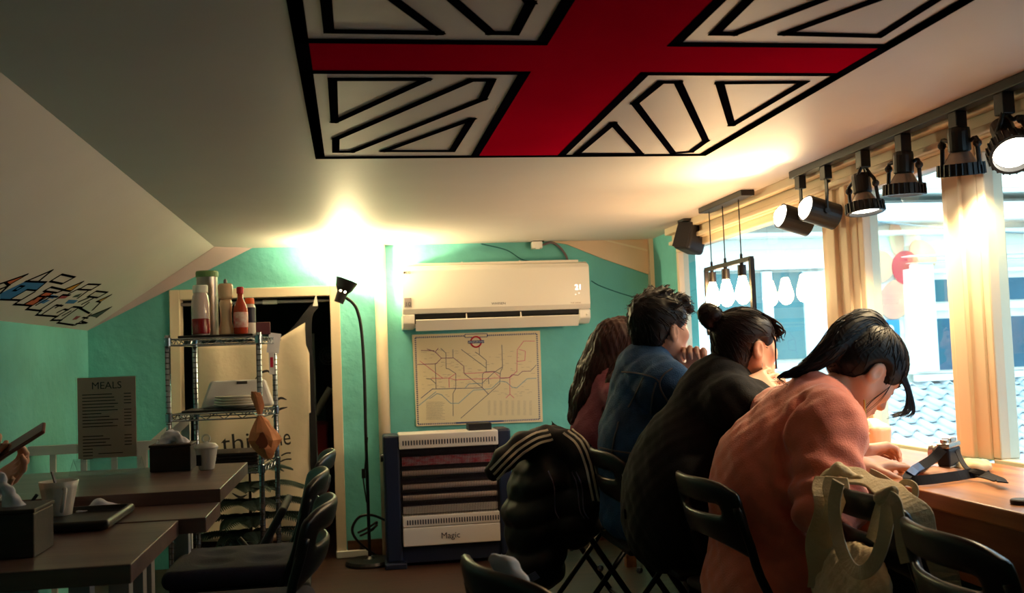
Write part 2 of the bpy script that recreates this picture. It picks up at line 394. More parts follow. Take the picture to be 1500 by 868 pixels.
for y0, y1, x0 in ((3.36, 3.60, GLX-0.034), (3.41, 3.45, GLX-0.046), (3.50, 3.56, GLX-0.05), (2.66, 2.80, GLX-0.034), (2.725, 2.79, GLX-0.046)):
    mb.span((x0, y0, CT), (GLX+0.05, y1, 1.70))
struct(mb, 'trim_4', M_trim, label='ribbed cream window posts', bevel=0.004)
mb = MB().span((GLX-0.05, 1.75, 1.655), (GLX+0.08, 5.40, CEIL)).span((GLX-0.09, 1.75, 1.715), (GLX-0.05, 5.40, CEIL)).span((GLX-0.07, 1.75, 1.66), (GLX-0.05, 5.40, 1.68))
struct(mb, 'trim_5', M_trim, label='stepped cream header above the windows', bevel=0.004)
# eave outside above the window
struct(MB().span((GLX+0.08, REAR, CEIL+0.02), (GLX+0.55, 6.2, CEIL+0.08)), 'roof_eave', M_white, label='eave of the cafe roof')

# ------------------------------------------------------------------ the neighbouring house outside
FY = 11.2
M_side = mat('white_siding', (248, 246, 230), 0.6, var=0.05)
M_fr = mat('house_white_frame', (242, 244, 240), 0.5)
M_hgl = mat('house_window_glass', (96, 140, 140), 0.3, var=0.25, scale=0.9, spec=0.6)
M_tile = mat('pale_grey_roof_tile', (214, 224, 224), 0.5, var=0.2, scale=3)
def px(x, y, Y=FY): return at_y(x, y, Y)
house = thing('neighbour_house', 'white boarded house seen through the window panes', 'house', (5.2, FY, -3))
z0, z1, xL, xR = -0.9, 4.4, 2.3, 9.5
MB().span((xL, FY+0.03, -3), (xR, FY+0.2, z1)).build('house_wall', M_side, house)
bd = MB().prism([(xL, FY+0.03, 0), (xL, FY+0.03, 0.172), (xL, FY+0.018, 0.172), (xL, FY, 0.0)], (xR-xL, 0, 0)).build('siding_board', M_side, house)
bd.location = (0, 0, z0)
for i in range(1, 24):
    c = bd.copy(); COL.objects.link(c); c.location = (0, 0, z0+i*0.172)
def rect(x0, y0, x1, y1, Y, t, name, m, **kw):
    a = px(x0, y1, Y); b = px(x1, y0, Y)
    return MB().span((a.x, Y, a.z), (b.x, Y-t, b.z)).build(name, m, house, **kw)
rect(1026, 382, 1206, 398, FY, 0.10, 'window_surround', M_fr); rect(1026, 530, 1206, 548, FY, 0.13, 'window_surround', M_fr)
rect(1026, 398, 1042, 530, FY, 0.10, 'window_surround', M_fr); rect(1188, 398, 1206, 530, FY, 0.10, 'window_surround', M_fr)
rect(1042, 398, 1188, 530, FY, 0.03, 'window_pane', M_hgl); rect(1120, 398, 1127, 530, FY, 0.07, 'window_mullion', M_fr); rect(1180, 398, 1186, 530, FY, 0.06, 'window_mullion', M_fr)
# bay with dark windows, cornice and sill
BY = FY-0.14
a = px(1338, 548, BY); b = px(1700, 384, BY); MB().span((a.x, BY, a.z), (b.x, FY, b.z)).build('bay_body', M_side, house)
rect(1340, 386, 1364, 545, BY, 0.06, 'bay_pilaster', M_fr, bevel=0.02)
rect(1366, 400, 1700, 442, BY, 0.02, 'window_pane', mat('house_blue_glass', (60, 108, 126), 0.3, var=0.35, scale=1.2)); rect(1366, 455, 1700, 542, BY, 0.02, 'window_pane', MATS['house_blue_glass'])
rect(1362, 442, 1700, 455, BY, 0.05, 'window_rail', M_fr); rect(1364, 386, 1700, 400, BY, 0.05, 'window_rail', M_fr)
rect(1326, 376, 1720, 386, BY, 0.10, 'cornice', M_fr); rect(1320, 367, 1720, 376, BY, 0.18, 'cornice', M_fr)
rect(1338, 541, 1720, 549, BY, 0.10, 'bay_sill', M_fr); rect(1338, 549, 1720, 563, BY, 0.04, 'bay_sill', M_fr)
# eave band and gutter
rect(1000, 335, 1800, 347, FY, 0.25, 'eave_board', mat('eave_white', (236, 234, 224), 0.6)); rect(1000, 296, 1800, 335, FY, 0.40, 'fascia', M_fr); rect(1000, 286, 1800, 297, FY, 0.5, 'gutter', mat('grey_gutter', (150, 160, 150), 0.5))
MB().tube(curve_pts([px(1225, 316, FY-0.7), px(1300, 326, FY-0.7), px(1407, 336, FY-0.7), px(1500, 341, FY-0.7)], 12), 0.012, 6).build('cable', mat('cable_grey', (120, 140, 140), 0.6), house)
# painted flower on the boards
M_pet = mat('flower_petal_paint', (232, 150, 130), 0.6, rgb2=(226, 190, 150), scale=2.0); M_red = mat('flower_heart_paint', (200, 30, 70), 0.6)
def blob_poly(cx, cy, rx, ry, rot, m, name, Y=FY-0.022, t=0.01):
    c = px(cx, cy, Y); s = Y/FPX; pts = []
    for k in range(22):
        a = 2*math.pi*k/22; u, v = rx*math.cos(a), ry*math.sin(a); pts.append(c+Vector(((u*math.cos(rot)-v*math.sin(rot))*s, 0, (u*math.sin(rot)+v*math.cos(rot))*s)))
    return MB().prism(pts, (0, -t, 0)).build(name, m, house)
for cx, cy, rx, ry, rot in ((1312, 438, 26, 33, -0.5), (1286, 390, 27, 26, 0.3), (1313, 350, 12, 28, 0.1), (1352, 372, 20, 26, 0.8)): blob_poly(cx, cy, rx, ry, rot, M_pet, 'flower_petal')
blob_poly(1327, 392, 24, 27, 0, M_red, 'flower_heart', Y=FY-0.034)
rect(1293, 468, 1316, 494, FY-0.02, 0.02, 'house_plate', mat('plate_blue', (70, 150, 210), 0.4)); blob_poly(1304, 482, 6, 7, 0, M_fr, 'plate_mark', Y=FY-0.042)
# tiled roof in front of the house
roof = thing('tiled_roof', 'pale grey barrel tiled roof below the neighbouring windows', 'roof', (5.8, 10.0, -3))
T = 0.32; ang = math.atan(T); ex = 0.33; pit = 0.235
def rp(x, s): return Vector((x, 10.0+s*math.cos(ang), 0.205+s*math.sin(ang)))
V = []; F = []; N = 12
for j, (s, lift) in enumerate(((0.0, 0.035), (0.40, 0.0))):
    for i in range(N+1):
        u = i/N; x = u*(pit+0.02); h = 0.045*math.sin(math.pi*min(u/0.42, 1)) if u < 0.42 else -0.014*math.sin(math.pi*(u-0.42)/0.58)
        V.append(Vector((x, s*math.cos(ang)-h*math.sin(ang)*0.3, s*math.sin(ang)+h+lift)))
for i in range(N): F.append((i, i+1, N+2+i, N+1+i))
tile = mesh_obj('roof_tile', V, F, M_tile, roof, local=True, smooth=True, solid=0.016)
first = True
for r in range(-8, 5):
    for c in range(-9, 12):
        o = tile if first else tile.copy(); 
        if not first: COL.objects.link(o)
        first = False; p = rp(5.8+c*pit, r*ex); o.location = (p.x-5.8, p.y-10.0, p.z+3)
MB().prism([rp(3.6, -3.2)-Vector((0, 0, .03)), rp(8.7, -3.2)-Vector((0, 0, .03)), rp(8.7, 1.6)-Vector((0, 0, .03)), rp(3.6, 1.6)-Vector((0, 0, .03))], (0, 0, -0.1)).build('roof_deck', mat('roof_deck_grey', (150, 165, 172), 0.8), roof)
struct(MB().span((1.95, -8, -3.1), (30, 30, -3.0)), 'ground_outside', mat('outdoor_paving', (110, 110, 108), 0.9), label='paved ground far below outside')
shade_house = thing('added_shade_house', 'added unseen grey house that shades the windows', 'house', (8.0, 1.0, -3))  # added house out of view, keeps part of the sky light from the windows
MB().span((6.2, -7, -3), (10.5, 7.4, 2.6)).build('house_wall', mat('added_house_grey', (120, 124, 132), 0.8, var=0.1), shade_house); MB().prism([(5.9, -7.2, 2.6), (10.8, -7.2, 2.6), (8.35, -7.2, 4.2)], (0, 14.8, 0)).build('added_house_roof', mat('added_house_dark', (80, 84, 92), 0.8), shade_house)  # walls and roof of the added house out of view
for k in range(5): MB().span((6.15, -6+k*2.6, 0.2), (6.2, -4.8+k*2.6, 1.5)).build('window_pane', M_hgl, shade_house)

# ================================================================== paintings on the ceiling
M_flag_red = mat('red_flag_paint', (206, 4, 46), 0.9, var=0.12, scale=3, spec=0.0)
M_flag_blk = mat('black_flag_paint', (12, 11, 20), 0.9, spec=0.0)
flag = thing('ceiling_flag', 'red black and cream union flag painted on the flat ceiling', 'painting', (0.55, 2.2, CEIL))
ZF = CEIL-0.0008
def flat(poly, t=0.0008): return MB().prism([(p[0], p[1], ZF) for p in poly], (0, 0, -t))
FX0, FX1, FY0, FY1 = -0.085, 1.195, 1.09, 3.305; BX0, BX1, BY0, BY1 = 0.413, 0.702, 2.085, 2.312
flat([(BX0, FY0), (BX1, FY0), (BX1, BY0), (FX1, BY0), (FX1, BY1), (BX1, BY1), (BX1, FY1), (BX0, FY1), (BX0, BY1), (FX0, BY1), (FX0, BY0), (BX0, BY0)]).build('red_cross', M_flag_red, flag)
def stroke(mb, pts, w, closed=True, t=0.0016, z=ZF):
    n = len(pts)
    for i in range(n if closed else n-1):
        a = Vector((*pts[i][:2], 0)); b = Vector((*pts[(i+1) % n][:2], 0)); d = (b-a).normalized()*w/2; s = Vector((-d.y, d.x, 0))
        mb.prism([(p.x, p.y, z) for p in (a-d-s, b+d-s, b+d+s, a-d+s)], (0, 0, -t))
mb = MB(); stroke(mb, [(FX0, FY0), (FX1, FY0), (FX1, FY1), (FX0, FY1)], 0.03); mb.build('border_line', M_flag_blk, flag)
for xs, ys in (((FX0, BX0), (BY1, FY1)), ((BX1, FX1), (BY1, FY1)), ((FX0, BX0), (FY0, BY0)), ((BX1, FX1), (FY0, BY0))):
    mb = MB(); stroke(mb, [(xs[0], ys[0]), (xs[1], ys[0]), (xs[1], ys[1]), (xs[0], ys[1])], 0.026); mb.build('quarter_line', M_flag_blk, flag)
LLs = (((487, 116), (625, 116), (490, 178)), ((492, 203), (690, 117), (720, 117), (707, 145), (515, 222), (492, 222)), ((562, 221), (691, 174), (662, 221)))
LRs = (((845, 225), (898, 180), (938, 225)), ((930, 151), (968, 120), (993, 120), (1034, 206), (1012, 222), (986, 224)), ((1054, 121), (1178, 120), (1072, 183)))
for grp in (LLs, LRs):
    for poly in grp:
        w = [at_z(x, y, ZF) for x, y in poly]
        for mir in (False, True):
            q = [(p.x, (BY0+BY1-p.y) if mir else p.y) for p in w]
            mb = MB(); stroke(mb, q, 0.022); mb.build('diagonal_outline', M_flag_blk, flag)
# little painted town on the sloping ceiling
SN = Vector((LOWZ-CEIL, 0, -(LEFT-SEAM))).normalized()
if SN.z > 0: SN = -SN
SP = Vector((SEAM, 0, CEIL))
def on_slope(zx, zy, off=0.0005):
    x, y = zx*0.12, 390+zy*0.12; d = ray(x, y); t = (SP-CAMP).dot(SN)/d.dot(SN); return CAMP+d*t+SN*off
town = thing('town_mural', 'small colourful town doodle painted on the sloping ceiling', 'painting', on_slope(700, 400))
def patch(poly, m, nm='colour_patch'): MB().prism([on_slope(*p) for p in poly], SN*0.0008).build(nm, m, town)
M_or = mat('mural_orange', (214, 92, 40)); M_bl = mat('mural_blue', (30, 110, 180)); M_ye = mat('mural_yellow', (222, 160, 40)); M_gr = mat('mural_green', (50, 70, 66)); M_mr = mat('mural_red', (170, 40, 60))
patch([(60, 190), (330, 95), (120, 215)], M_or); patch([(0, 330), (310, 180), (560, 190), (440, 290), (320, 280), (110, 400), (0, 400)], M_bl); patch([(300, 455), (390, 470), (630, 330), (550, 315)], M_or)
patch([(770, 285), (1010, 185), (860, 300)], M_ye); patch([(1180, 425), (1355, 345), (1220, 430)], M_ye); patch([(1090, 605), (1355, 495), (1180, 620)], M_gr); patch([(700, 390), (760, 345), (850, 350), (790, 388)], M_mr); patch([(790, 450), (840, 405), (950, 410), (900, 450)], M_bl); patch([(880, 650), (930, 605), (985, 605), (930, 645)], M_mr); patch([(880, 375), (920, 350), (1000, 325), (950, 370)], M_gr)
patch([(470, 440), (540, 400), (610, 410), (530, 450)], M_bl); patch([(580, 380), (630, 345), (700, 355), (640, 390)], M_bl)
lines = [[(340, 170), (635, 45), (470, 180)], [(610, 180), (750, 95), (910, 130), (760, 210), (610, 180)], [(530, 300), (620, 250), (780, 285), (690, 320), (540, 300)], [(0, 400), (250, 410), (170, 460), (380, 475), (320, 520), (500, 540), (440, 590), (700, 610), (620, 655), (750, 655), (700, 685), (900, 715)],
         [(200, 440), (420, 310)], [(120, 400), (320, 285)], [(400, 470), (640, 330)], [(300, 455), (550, 315)], [(340, 510), (560, 360), (700, 370)], [(480, 535), (700, 390)], [(440, 470), (600, 380)], [(60, 190), (330, 95), (120, 215), (0, 330)], [(0, 210), (60, 190), (110, 230), (0, 275)], [(310, 180), (560, 190), (440, 290), (320, 280)],
         [(960, 280), (1070, 215), (1220, 220), (1110, 285), (960, 280)], [(1070, 365), (1170, 300), (1310, 315), (1190, 380), (1070, 365)], [(770, 285), (1010, 185), (860, 300), (770, 285)], [(1180, 425), (1355, 345), (1220, 430), (1180, 425)], [(1090, 605), (1355, 495), (1180, 620)], [(840, 330), (960, 270)], [(950, 385), (1080, 290)], [(700, 390), (760, 345), (850, 350)], [(640, 640), (870, 500)], [(740, 655), (960, 500), (1090, 570)], [(920, 715), (1110, 580)],
         [(500, 590), (680, 470), (760, 480)], [(680, 500), (740, 470)], [(700, 560), (780, 520), (830, 530)], [(760, 600), (860, 545)], [(890, 490), (1000, 500), (1080, 440)], [(960, 430), (1080, 380)], [(1000, 460), (1160, 375)], [(1130, 530), (1220, 440)], [(930, 695), (1060, 690), (1000, 670)], [(1010, 620), (1070, 630)], [(160, 290), (240, 235), (290, 240), (200, 290), (160, 290)], [(410, 405), (470, 360), (540, 365), (480, 405)]]
for pl in lines:
    q = [on_slope(*p) for p in pl]; mb = MB()
    for i in range(len(q)-1): mb.bar(q[i]-(q[i+1]-q[i]).normalized()*0.004, q[i+1]+(q[i+1]-q[i]).normalized()*0.004, 0.0022, 0.012, SN.cross(q[i+1]-q[i]))
    mb.build('ink_line', M_flag_blk, town)

# ================================================================== air conditioner
M_ac = mat('air_conditioner_plastic', (240, 234, 222), 0.35); M_slot = mat('outlet_shade_black', (16, 16, 18), 0.7); M_logo = mat('grey_print', (60, 56, 60), 0.5)
AF = BACK-0.20
pTL = at_y(588, 392, AF); pBR = at_y(866, 474, AF); ax0, ax1, az0, az1 = pTL.x, pBR.x, pBR.z+0.005, at_y(730, 388, AF).z
ac = thing('air_conditioner', 'white split air conditioner unit on the teal wall above the map', 'air conditioner', ((ax0+ax1)/2, BACK, az0))
def acprism(prof, xa, xb, nm, m, **kw): return MB().prism([(xa, y, z) for y, z in prof], (xb-xa, 0, 0)).build(nm, m, ac, **kw)
acprism([(BACK, az0+0.01), (BACK, az1+0.012), (AF+0.05, az1+0.012), (AF+0.012, az1), (AF+0.012, az0+0.085), (AF+0.10, az0+0.01)], ax0+0.006, ax1-0.006, 'body', M_ac)
acprism([(AF+0.012, az1-0.002), (AF-0.002, az1-0.02), (AF-0.004, az0+0.11), (AF+0.006, az0+0.083), (AF+0.012, az0+0.083)], ax0, ax1, 'front_panel', M_ac, bevel=0.008)
for xa, xb in ((ax0, ax0+0.065), (ax1-0.065, ax1)): acprism([(BACK-0.005, az0), (BACK-0.005, az0+0.08), (AF+0.002, az0+0.08), (AF+0.004, az0+0.03), (AF+0.04, az0)], xa, xb, 'end_cap', M_ac, bevel=0.006)
acprism([(AF+0.06, az0+0.03), (AF+0.06, az0+0.085), (AF+0.014, az0+0.085), (AF+0.02, az0+0.06)], ax0+0.066, ax1-0.066, 'outlet_shade', M_slot)  # dark solid stands in for the shade inside the outlet slot
acprism([(AF-0.004, az0+0.050), (AF-0.008, az0+0.046), (AF+0.020, az0-0.012), (AF+0.026, az0-0.010)], ax0+0.07, ax1-0.07, 'louver_flap', M_ac)
for f in (0.33, 0.62, 0.975): acprism([(AF-0.004, az0+0.05), (AF+0.02, az0+0.085), (AF+0.03, az0+0.085), (AF+0.02, az0+0.03)], ax0+(ax1-ax0)*f, ax0+(ax1-ax0)*f+0.006, 'flap_hinge', M_ac)
for i in range(4): MB().span((ax0+0.03, AF+0.045+i*0.03, az1+0.012), (ax1-0.05, AF+0.057+i*0.03, az1+0.024)).build('intake_slat', M_ac, ac)
for f in (0.32, 0.63): MB().span((ax0+(ax1-ax0)*f, AF+0.04, az1+0.012), (ax0+(ax1-ax0)*f+0.006, AF+0.16, az1+0.027)).build('intake_rib', M_ac, ac)
AX, AZ = (1, 0, 0), (0, 0, 1)
def actext(s, x, y, h, m=M_logo, **kw):
    p = at_y(x, y, AF-0.0045); return text_obj(s, h, (p.x, AF-0.0045, p.z), AX, AZ, m, ac, **kw)
actext('LG', 595, 401, 0.02); p = at_y(592.5, 399, AF-0.005); MB().cyl((p.x, AF-0.003, p.z), (p.x, AF-0.0055, p.z), 0.0065).build('round_emblem', M_logo, ac)
actext('WHISEN', 720, 446, 0.018, sx=1.2); actext('Dual Inverter', 836, 444, 0.011, mat('pale_print', (150, 130, 110)))
p0 = at_y(592.5, 450, AF-0.005); p1 = at_y(602.5, 436, AF-0.005); MB().span((p0.x, AF-0.003, p0.z), (p1.x, AF-0.006, p1.z)).build('badge', mat('badge_grey', (140, 130, 130)), ac)
text_obj('10', 0.034, (p0.x+0.003, AF-0.0065, p0.z+0.006), AX, AZ, M_logo, ac)
M_led = mat('white_led', (255, 255, 255), emit=(255, 255, 250), estr=2.2); actext('21', 842, 424, 0.042, M_led, name='temperature_display')
for x, y in ((843, 431), (848, 429)): p = at_y(x, y, AF); MB().ball((p.x, AF-0.004, p.z), 0.0025, 6).build('indicator_light', M_led, ac)
# junction box and cables above it
jb = at_y(786, 353, BACK-0.05); j = thing('junction_box', 'small white junction box under the ceiling above the air conditioner', 'junction box', (jb.x, jb.y, CEIL))
MB().span((jb.x-0.03, jb.y-0.025, CEIL-0.045), (jb.x+0.03, jb.y+0.03, CEIL-0.004)).build('box', M_white, j, bevel=0.004); MB().span((jb.x-0.026, jb.y-0.02, CEIL-0.006), (jb.x+0.04, jb.y+0.03, CEIL)).build('black_plate', M_black, j); MB().span((jb.x-0.012, jb.y-0.032, CEIL-0.05), (jb.x+0.012, jb.y-0.02, CEIL-0.02)).build('cover', M_white, j)
pts = [(jb.x+0.03, jb.y, CEIL-0.025)]+[tuple(at_y(x, y, BACK-0.03)) for x, y in ((808, 355), (820, 362), (829, 374), (832, 384))]
tag(MB().tube(curve_pts(pts, 16), 0.007, 8).build('air_conditioner_cable', mat('grey_cable', (110, 96, 104), 0.5)), 'grey cable dropping from the junction box to the air conditioner', 'cable')

# ================================================================== transport map
MY = BACK-0.012
pm = thing('map_poster', 'framed white transport map with coloured lines and checked border', 'poster', at_y(700, 620, BACK))
def mp(u, v, off=0.0): return at_y(600+u*0.1671, 480+v*0.1671, MY-off)
MB().prism([mp(22, 60), mp(1143, 24), mp(1168, 822), mp(60, 862)], (0, 0.011, 0)).build('paper', mat('map_paper', (226, 214, 180), 0.4), pm)
M_b = mat('map_blue', (40, 70, 130)); M_p = mat('map_purple', (120, 50, 110)); M_k = mat('map_pink', (214, 110, 140)); M_g = mat('map_grey', (100, 104, 120)); M_r = mat('map_red', (206, 40, 70)); M_t = mat('map_lightblue', (110, 160, 190))
def mline(pts, m, w=0.0032, nm='route_line'):
    mb = MB()
    for a, b in zip(pts[:-1], pts[1:]):
        A, B = mp(*a, 0.0006), mp(*b, 0.0006); d = (B-A).normalized()*w*0.4; mb.bar(A-d, B+d, w, 0.0008, (0, 1, 0)) if False else mb.ribbon([A-d, B+d], (0, -1, 0), w, 0.0008)
    mb.build(nm, m, pm)
for m, L in ((M_p, ([(70, 320), (230, 315), (280, 265), (385, 262), (475, 335), (478, 400)], [(155, 185), (225, 210), (280, 265)], [(225, 210), (250, 180)], [(100, 198), (215, 200)])), (M_g, ([(275, 180), (318, 220), (320, 355), (345, 360), (405, 400)], [(380, 190), (380, 262)], [(455, 190), (672, 350), (672, 385)], [(610, 165), (612, 235), (672, 285), (672, 385)], [(575, 212), (612, 235)], [(808, 150), (815, 345), (795, 390), (790, 490), (690, 580), (450, 790)], [(225, 320), (232, 530)], [(405, 400), (405, 530), (380, 575), (382, 770)], [(480, 400), (640, 525)], [(640, 480), (740, 390), (815, 340)], [(640, 405), (636, 520)], [(150, 445), (185, 448), (232, 490)], [(690, 440), (695, 490)])),
             (M_k, ([(478, 400), (640, 392), (740, 385), (795, 435)], [(190, 442), (345, 440), (400, 455), (520, 450), (790, 438), (880, 435), (940, 380), (945, 190), (1000, 115), (1095, 115)], [(945, 295), (1010, 285), (1015, 205), (985, 195), (960, 190)], [(90, 290), (290, 440)], [(345, 440), (348, 520)], [(345, 440), (405, 400)], [(878, 440), (880, 585)], [(845, 612), (880, 580), (915, 612)])), (M_p, ([(800, 442), (870, 437), (900, 410), (950, 415), (990, 380), (1060, 378)],)), (M_g, ([(1060, 378), (1110, 325)], [(640, 405), (660, 385), (740, 380), (795, 400)])),
             (M_b, ([(100, 615), (200, 535), (640, 525), (690, 580)],)), (M_t, ([(80, 680), (230, 560)], [(175, 620), (240, 575), (280, 585), (360, 660), (430, 660), (560, 545), (640, 540), (720, 530), (790, 465), (850, 475), (900, 520), (940, 525), (1030, 445), (1110, 440)], [(490, 522), (520, 490), (640, 485)]))):
    for l in L: mline(l, m)
mb = MB(); rnd = random.Random(3)
for k in range(150):                                   # station ticks and name strokes along the lines
    u, v = rnd.uniform(95, 1080), rnd.uniform(190, 600); A, B = mp(u, v, 0.0005), mp(u+rnd.uniform(15, 38), v, 0.0005); mb.ribbon([A, B], (0, -1, 0), 0.0011, 0.0006)
for k in range(16): mb.ribbon([mp(145, 650+k*10, 0.0005), mp(315-rnd.uniform(0, 40), 650+k*10, 0.0005)], (0, -1, 0), 0.0012, 0.0006)
for c in range(8):
    for k in range(13): mb.ribbon([mp(685+c*52, 640+k*10, 0.0005), mp(708+c*52, 640+k*10, 0.0005)], (0, -1, 0), 0.0011, 0.0006)
tag(mb.build('small_print', mat('map_small_print', (140, 134, 128)), pm), kind='stuff')
mb = MB()
for (a, b), n in (((((50, 85), (485, 70))), 26), (((680, 66), (1115, 50)), 26), (((1115, 50), (1140, 800)), 44), (((75, 845), (400, 833)), 20), (((820, 815), (1140, 800)), 20), (((50, 85), (75, 845)), 44)):
    A, B = mp(*a, 0.0006), mp(*b, 0.0006)
    for k in range(n): mb.ribbon([A.lerp(B, (k+0.15)/n), A.lerp(B, (k+0.7)/n)], (0, -1, 0), 0.009, 0.0008)
mb.ribbon([mp(400, 833, 0.0006), mp(820, 815, 0.0006)], (0, -1, 0), 0.009, 0.0008)
mb.build('checked_border', M_b, pm)
mb = MB(); q = [mp(485, 56, 0.0006), mp(680, 50, 0.0006), mp(680, 78, 0.0006), mp(485, 84, 0.0006)]
for i in range(4): mb.ribbon([q[i], q[(i+1) % 4]], (0, -1, 0), 0.0035, 0.0008)
mb.build('title_box', M_b, pm)
c = mp(582, 122, 0.001); MB().tube([c+0.030*Vector((math.cos(a), 0, math.sin(a))) for a in [2*math.pi*k/28 for k in range(28)]], 0.005, 6, closed=True).build('roundel_ring', M_r, pm)
MB().span(c+Vector((-0.047, -0.006, -0.008)), c+Vector((0.047, -0.004, 0.008))).build('roundel_bar', M_b, pm); text_obj('UNDERGROUND', 0.012, (c.x, c.y-0.0065, c.z-0.004), AX, AZ, M_white, pm, align='CENTER')

# ================================================================== heater
HY = 5.48
ht = thing('quartz_heater', 'tall navy and white quartz heater standing under the map', 'heater', (0.5, HY+0.1, 0))
def hx(x): return at_y(x, 700, HY).x
def hz(y): return at_y(650, y, HY).z
M_navy = mat('navy_plastic', (22, 32, 58), 0.4); M_hw = mat('heater_white', (214, 208, 204), 0.4); M_chrome = mat('reflector_metal', (150, 140, 140), 0.25, metal=0.9); M_quartz = mat('quartz_rod', (214, 196, 190), 0.3)
MB().span((hx(563), HY+0.01, 0.03), (hx(587), HY+0.2, hz(634))).build('side_column', M_navy, ht, bevel=0.012); MB().span((hx(731), HY+0.01, 0.03), (hx(751), HY+0.2, hz(632))).build('side_column', M_navy, ht, bevel=0.012)
MB().span((hx(586), HY+0.19, 0.06), (hx(732), HY+0.2, hz(636))).build('back_panel', M_navy, ht)
MB().span((hx(586), HY, hz(655)), (hx(732), HY+0.19, hz(633))).build('top_panel', M_hw, ht, bevel=0.006)
MB().span((hx(588), HY, hz(769)), (hx(730), HY+0.19, hz(753))).build('lower_panel', M_hw, ht, bevel=0.004); MB().span((hx(588), HY-0.002, hz(797)), (hx(730), HY+0.19, hz(770))).build('bottom_panel', M_hw, ht, bevel=0.004)
MB().span((hx(587), HY+0.03, 0.02), (hx(731), HY+0.19, hz(797))).build('plinth', M_navy, ht)
for xa, xb in ((560, 592), (726, 754)): MB().span((hx(xa), HY-0.03, 0), (hx(xb), HY+0.23, 0.03)).build('foot', M_navy, ht, bevel=0.006)
for yy, x0, x1, n in ((646, 592, 727, 34), (762, 595, 728, 36)):
    for k in range(n):
        x = hx(x0+(x1-x0)*k/(n-1)); MB().span((x-0.0033, HY-0.0015, hz(yy+3.5)), (x+0.0033, HY+0.004, hz(yy-3.5))).build('vent_slot', M_navy, ht)
MB().span((hx(588), HY+0.10, hz(752)), (hx(730), HY+0.11, hz(656))).build('reflector', mat('dark_reflector', (70, 60, 66), 0.3, metal=0.7), ht)
for yy in (692, 712, 728): MB().cyl((hx(590), HY+0.05, hz(yy)), (hx(729), HY+0.05, hz(yy)), 0.014).build('heating_rod', M_quartz, ht); MB().span((hx(589), HY+0.08, hz(yy+8)), (hx(729), HY+0.09, hz(yy-4))).build('reflector_strip', M_chrome, ht)
MB().span((hx(590), HY+0.04, hz(751)), (hx(729), HY+0.09, hz(741))).build('reflector_strip', M_hw, ht)
MB().span((hx(590), HY+0.06, hz(681)), (hx(729), HY+0.07, hz(668))).build('red_band', mat('heater_red_band', (196, 40, 70), 0.4, rgb2=(190, 170, 180), scale=26, stretch=(1, 1, 3)), ht)
mb = MB()
for k in range(60): x = hx(589.5+k*139/59); mb.span((x-0.001, HY+0.005, hz(753)), (x+0.001, HY+0.008, hz(655)))
for yy in (660, 684, 703, 722, 738): mb.span((hx(588), HY+0.004, hz(yy)-0.0015), (hx(730), HY+0.007, hz(yy)+0.0015))
g = mb.build('wire_guard', mat('dark_wire', (60, 56, 66), 0.4, metal=0.6), ht)
text_obj('Magic', 0.045, (hx(643), HY-0.003, hz(788)), AX, AZ, M_navy, ht); MB().span((hx(690), HY+0.03, hz(633)), (hx(724), HY+0.15, hz(623))).build('control_knob_cover', M_black, ht)
MB().cyl((hx(563), HY+0.1, hz(668)), (hx(559), HY+0.1, hz(668)), 0.022).build('side_knob', M_black, ht)

# ================================================================== pipe, switch, floor lamp
px0 = at_y(559.5, 500, BACK-0.035)
tag(MB().cyl((px0.x, BACK-0.035, 0), (px0.x, BACK-0.035, CEIL), 0.033, n=20).build('wall_pipe', M_trim, smooth=True), 'cream vertical pipe running up the teal wall', 'pipe')
a, b = at_y(536, 390, BACK), at_y(550, 362, BACK); sw = thing('wall_switch', 'white switch plate high on the wall beside the pipe', 'switch', (a.x, BACK, a.z))
MB().span((a.x, BACK, a.z), (b.x, BACK-0.012, b.z)).build('plate', M_white, sw, bevel=0.003); MB().span((a.x+0.015, BACK-0.011, a.z+0.03), (b.x-0.015, BACK-0.018, b.z-0.03)).build('rocker', M_trim, sw)
LB = at_z(542, 826, 0); LY = LB.y
fl_ = thing('floor_lamp', 'slim black floor lamp with cone shade turned up to the ceiling', 'lamp', LB)
M_bm = mat('black_lamp_metal', (14, 14, 18), 0.4)
MB().lathe([(0.13, 0), (0.132, 0.012), (0.125, 0.026), (0.03, 0.032), (0.012, 0.045)], LB, 32).build('base', M_bm, fl_)
path = [(LB.x, LY, 0.03)]+[tuple(at_y(x, y, LY)) for x, y in ((538, 700), (536, 640), (533.5, 544), (529.5, 484), (523.5, 455), (516, 443), (507, 436))]
MB().tube(curve_pts(path, 40), 0.009, 10).build('pole', M_bm, fl_, smooth=True)
h0 = at_y(496, 443, LY); h1 = at_y(508.5, 410, LY); axd = (h1-h0).normalized(); L = (h1-h0).length
sh = MB().lathe([(0.018, 0), (0.026, 0.0), (0.030, L*0.45), (0.046, L*0.62), (0.062, L), (0.058, L), (0.042, L*0.63), (0.026, L*0.46), (0.022, L*0.12)], h0, 36, axd).build('lamp_shade', M_bm, fl_)
for x, y in ((498.8, 425.5), (505.6, 427.5)):                # vent holes really cut through the shade
    q = at_y(x, y, LY-0.03); ct = MB().cyl(q+Vector((0, -0.03, 0)), q+Vector((0, 0.03, 0)), 0.0065, n=14).build('hole_cutter', M_bm)
    md = sh.modifiers.new('hole', 'BOOLEAN'); md.operation = 'DIFFERENCE'; md.object = ct; md.solver = 'EXACT'
    bpy.context.view_layer.update(); me = bpy.data.meshes.new_from_object(sh.evaluated_get(bpy.context.evaluated_depsgraph_get()))
    sh.modifiers.clear(); sh.data = me; bpy.data.objects.remove(ct)
M_bulb = mat('lit_bulb', (255, 240, 200), emit=(255, 214, 150), estr=40)
MB().ball(h0+axd*(L*0.70), 0.020, 14).build('bulb', M_bulb, fl_)
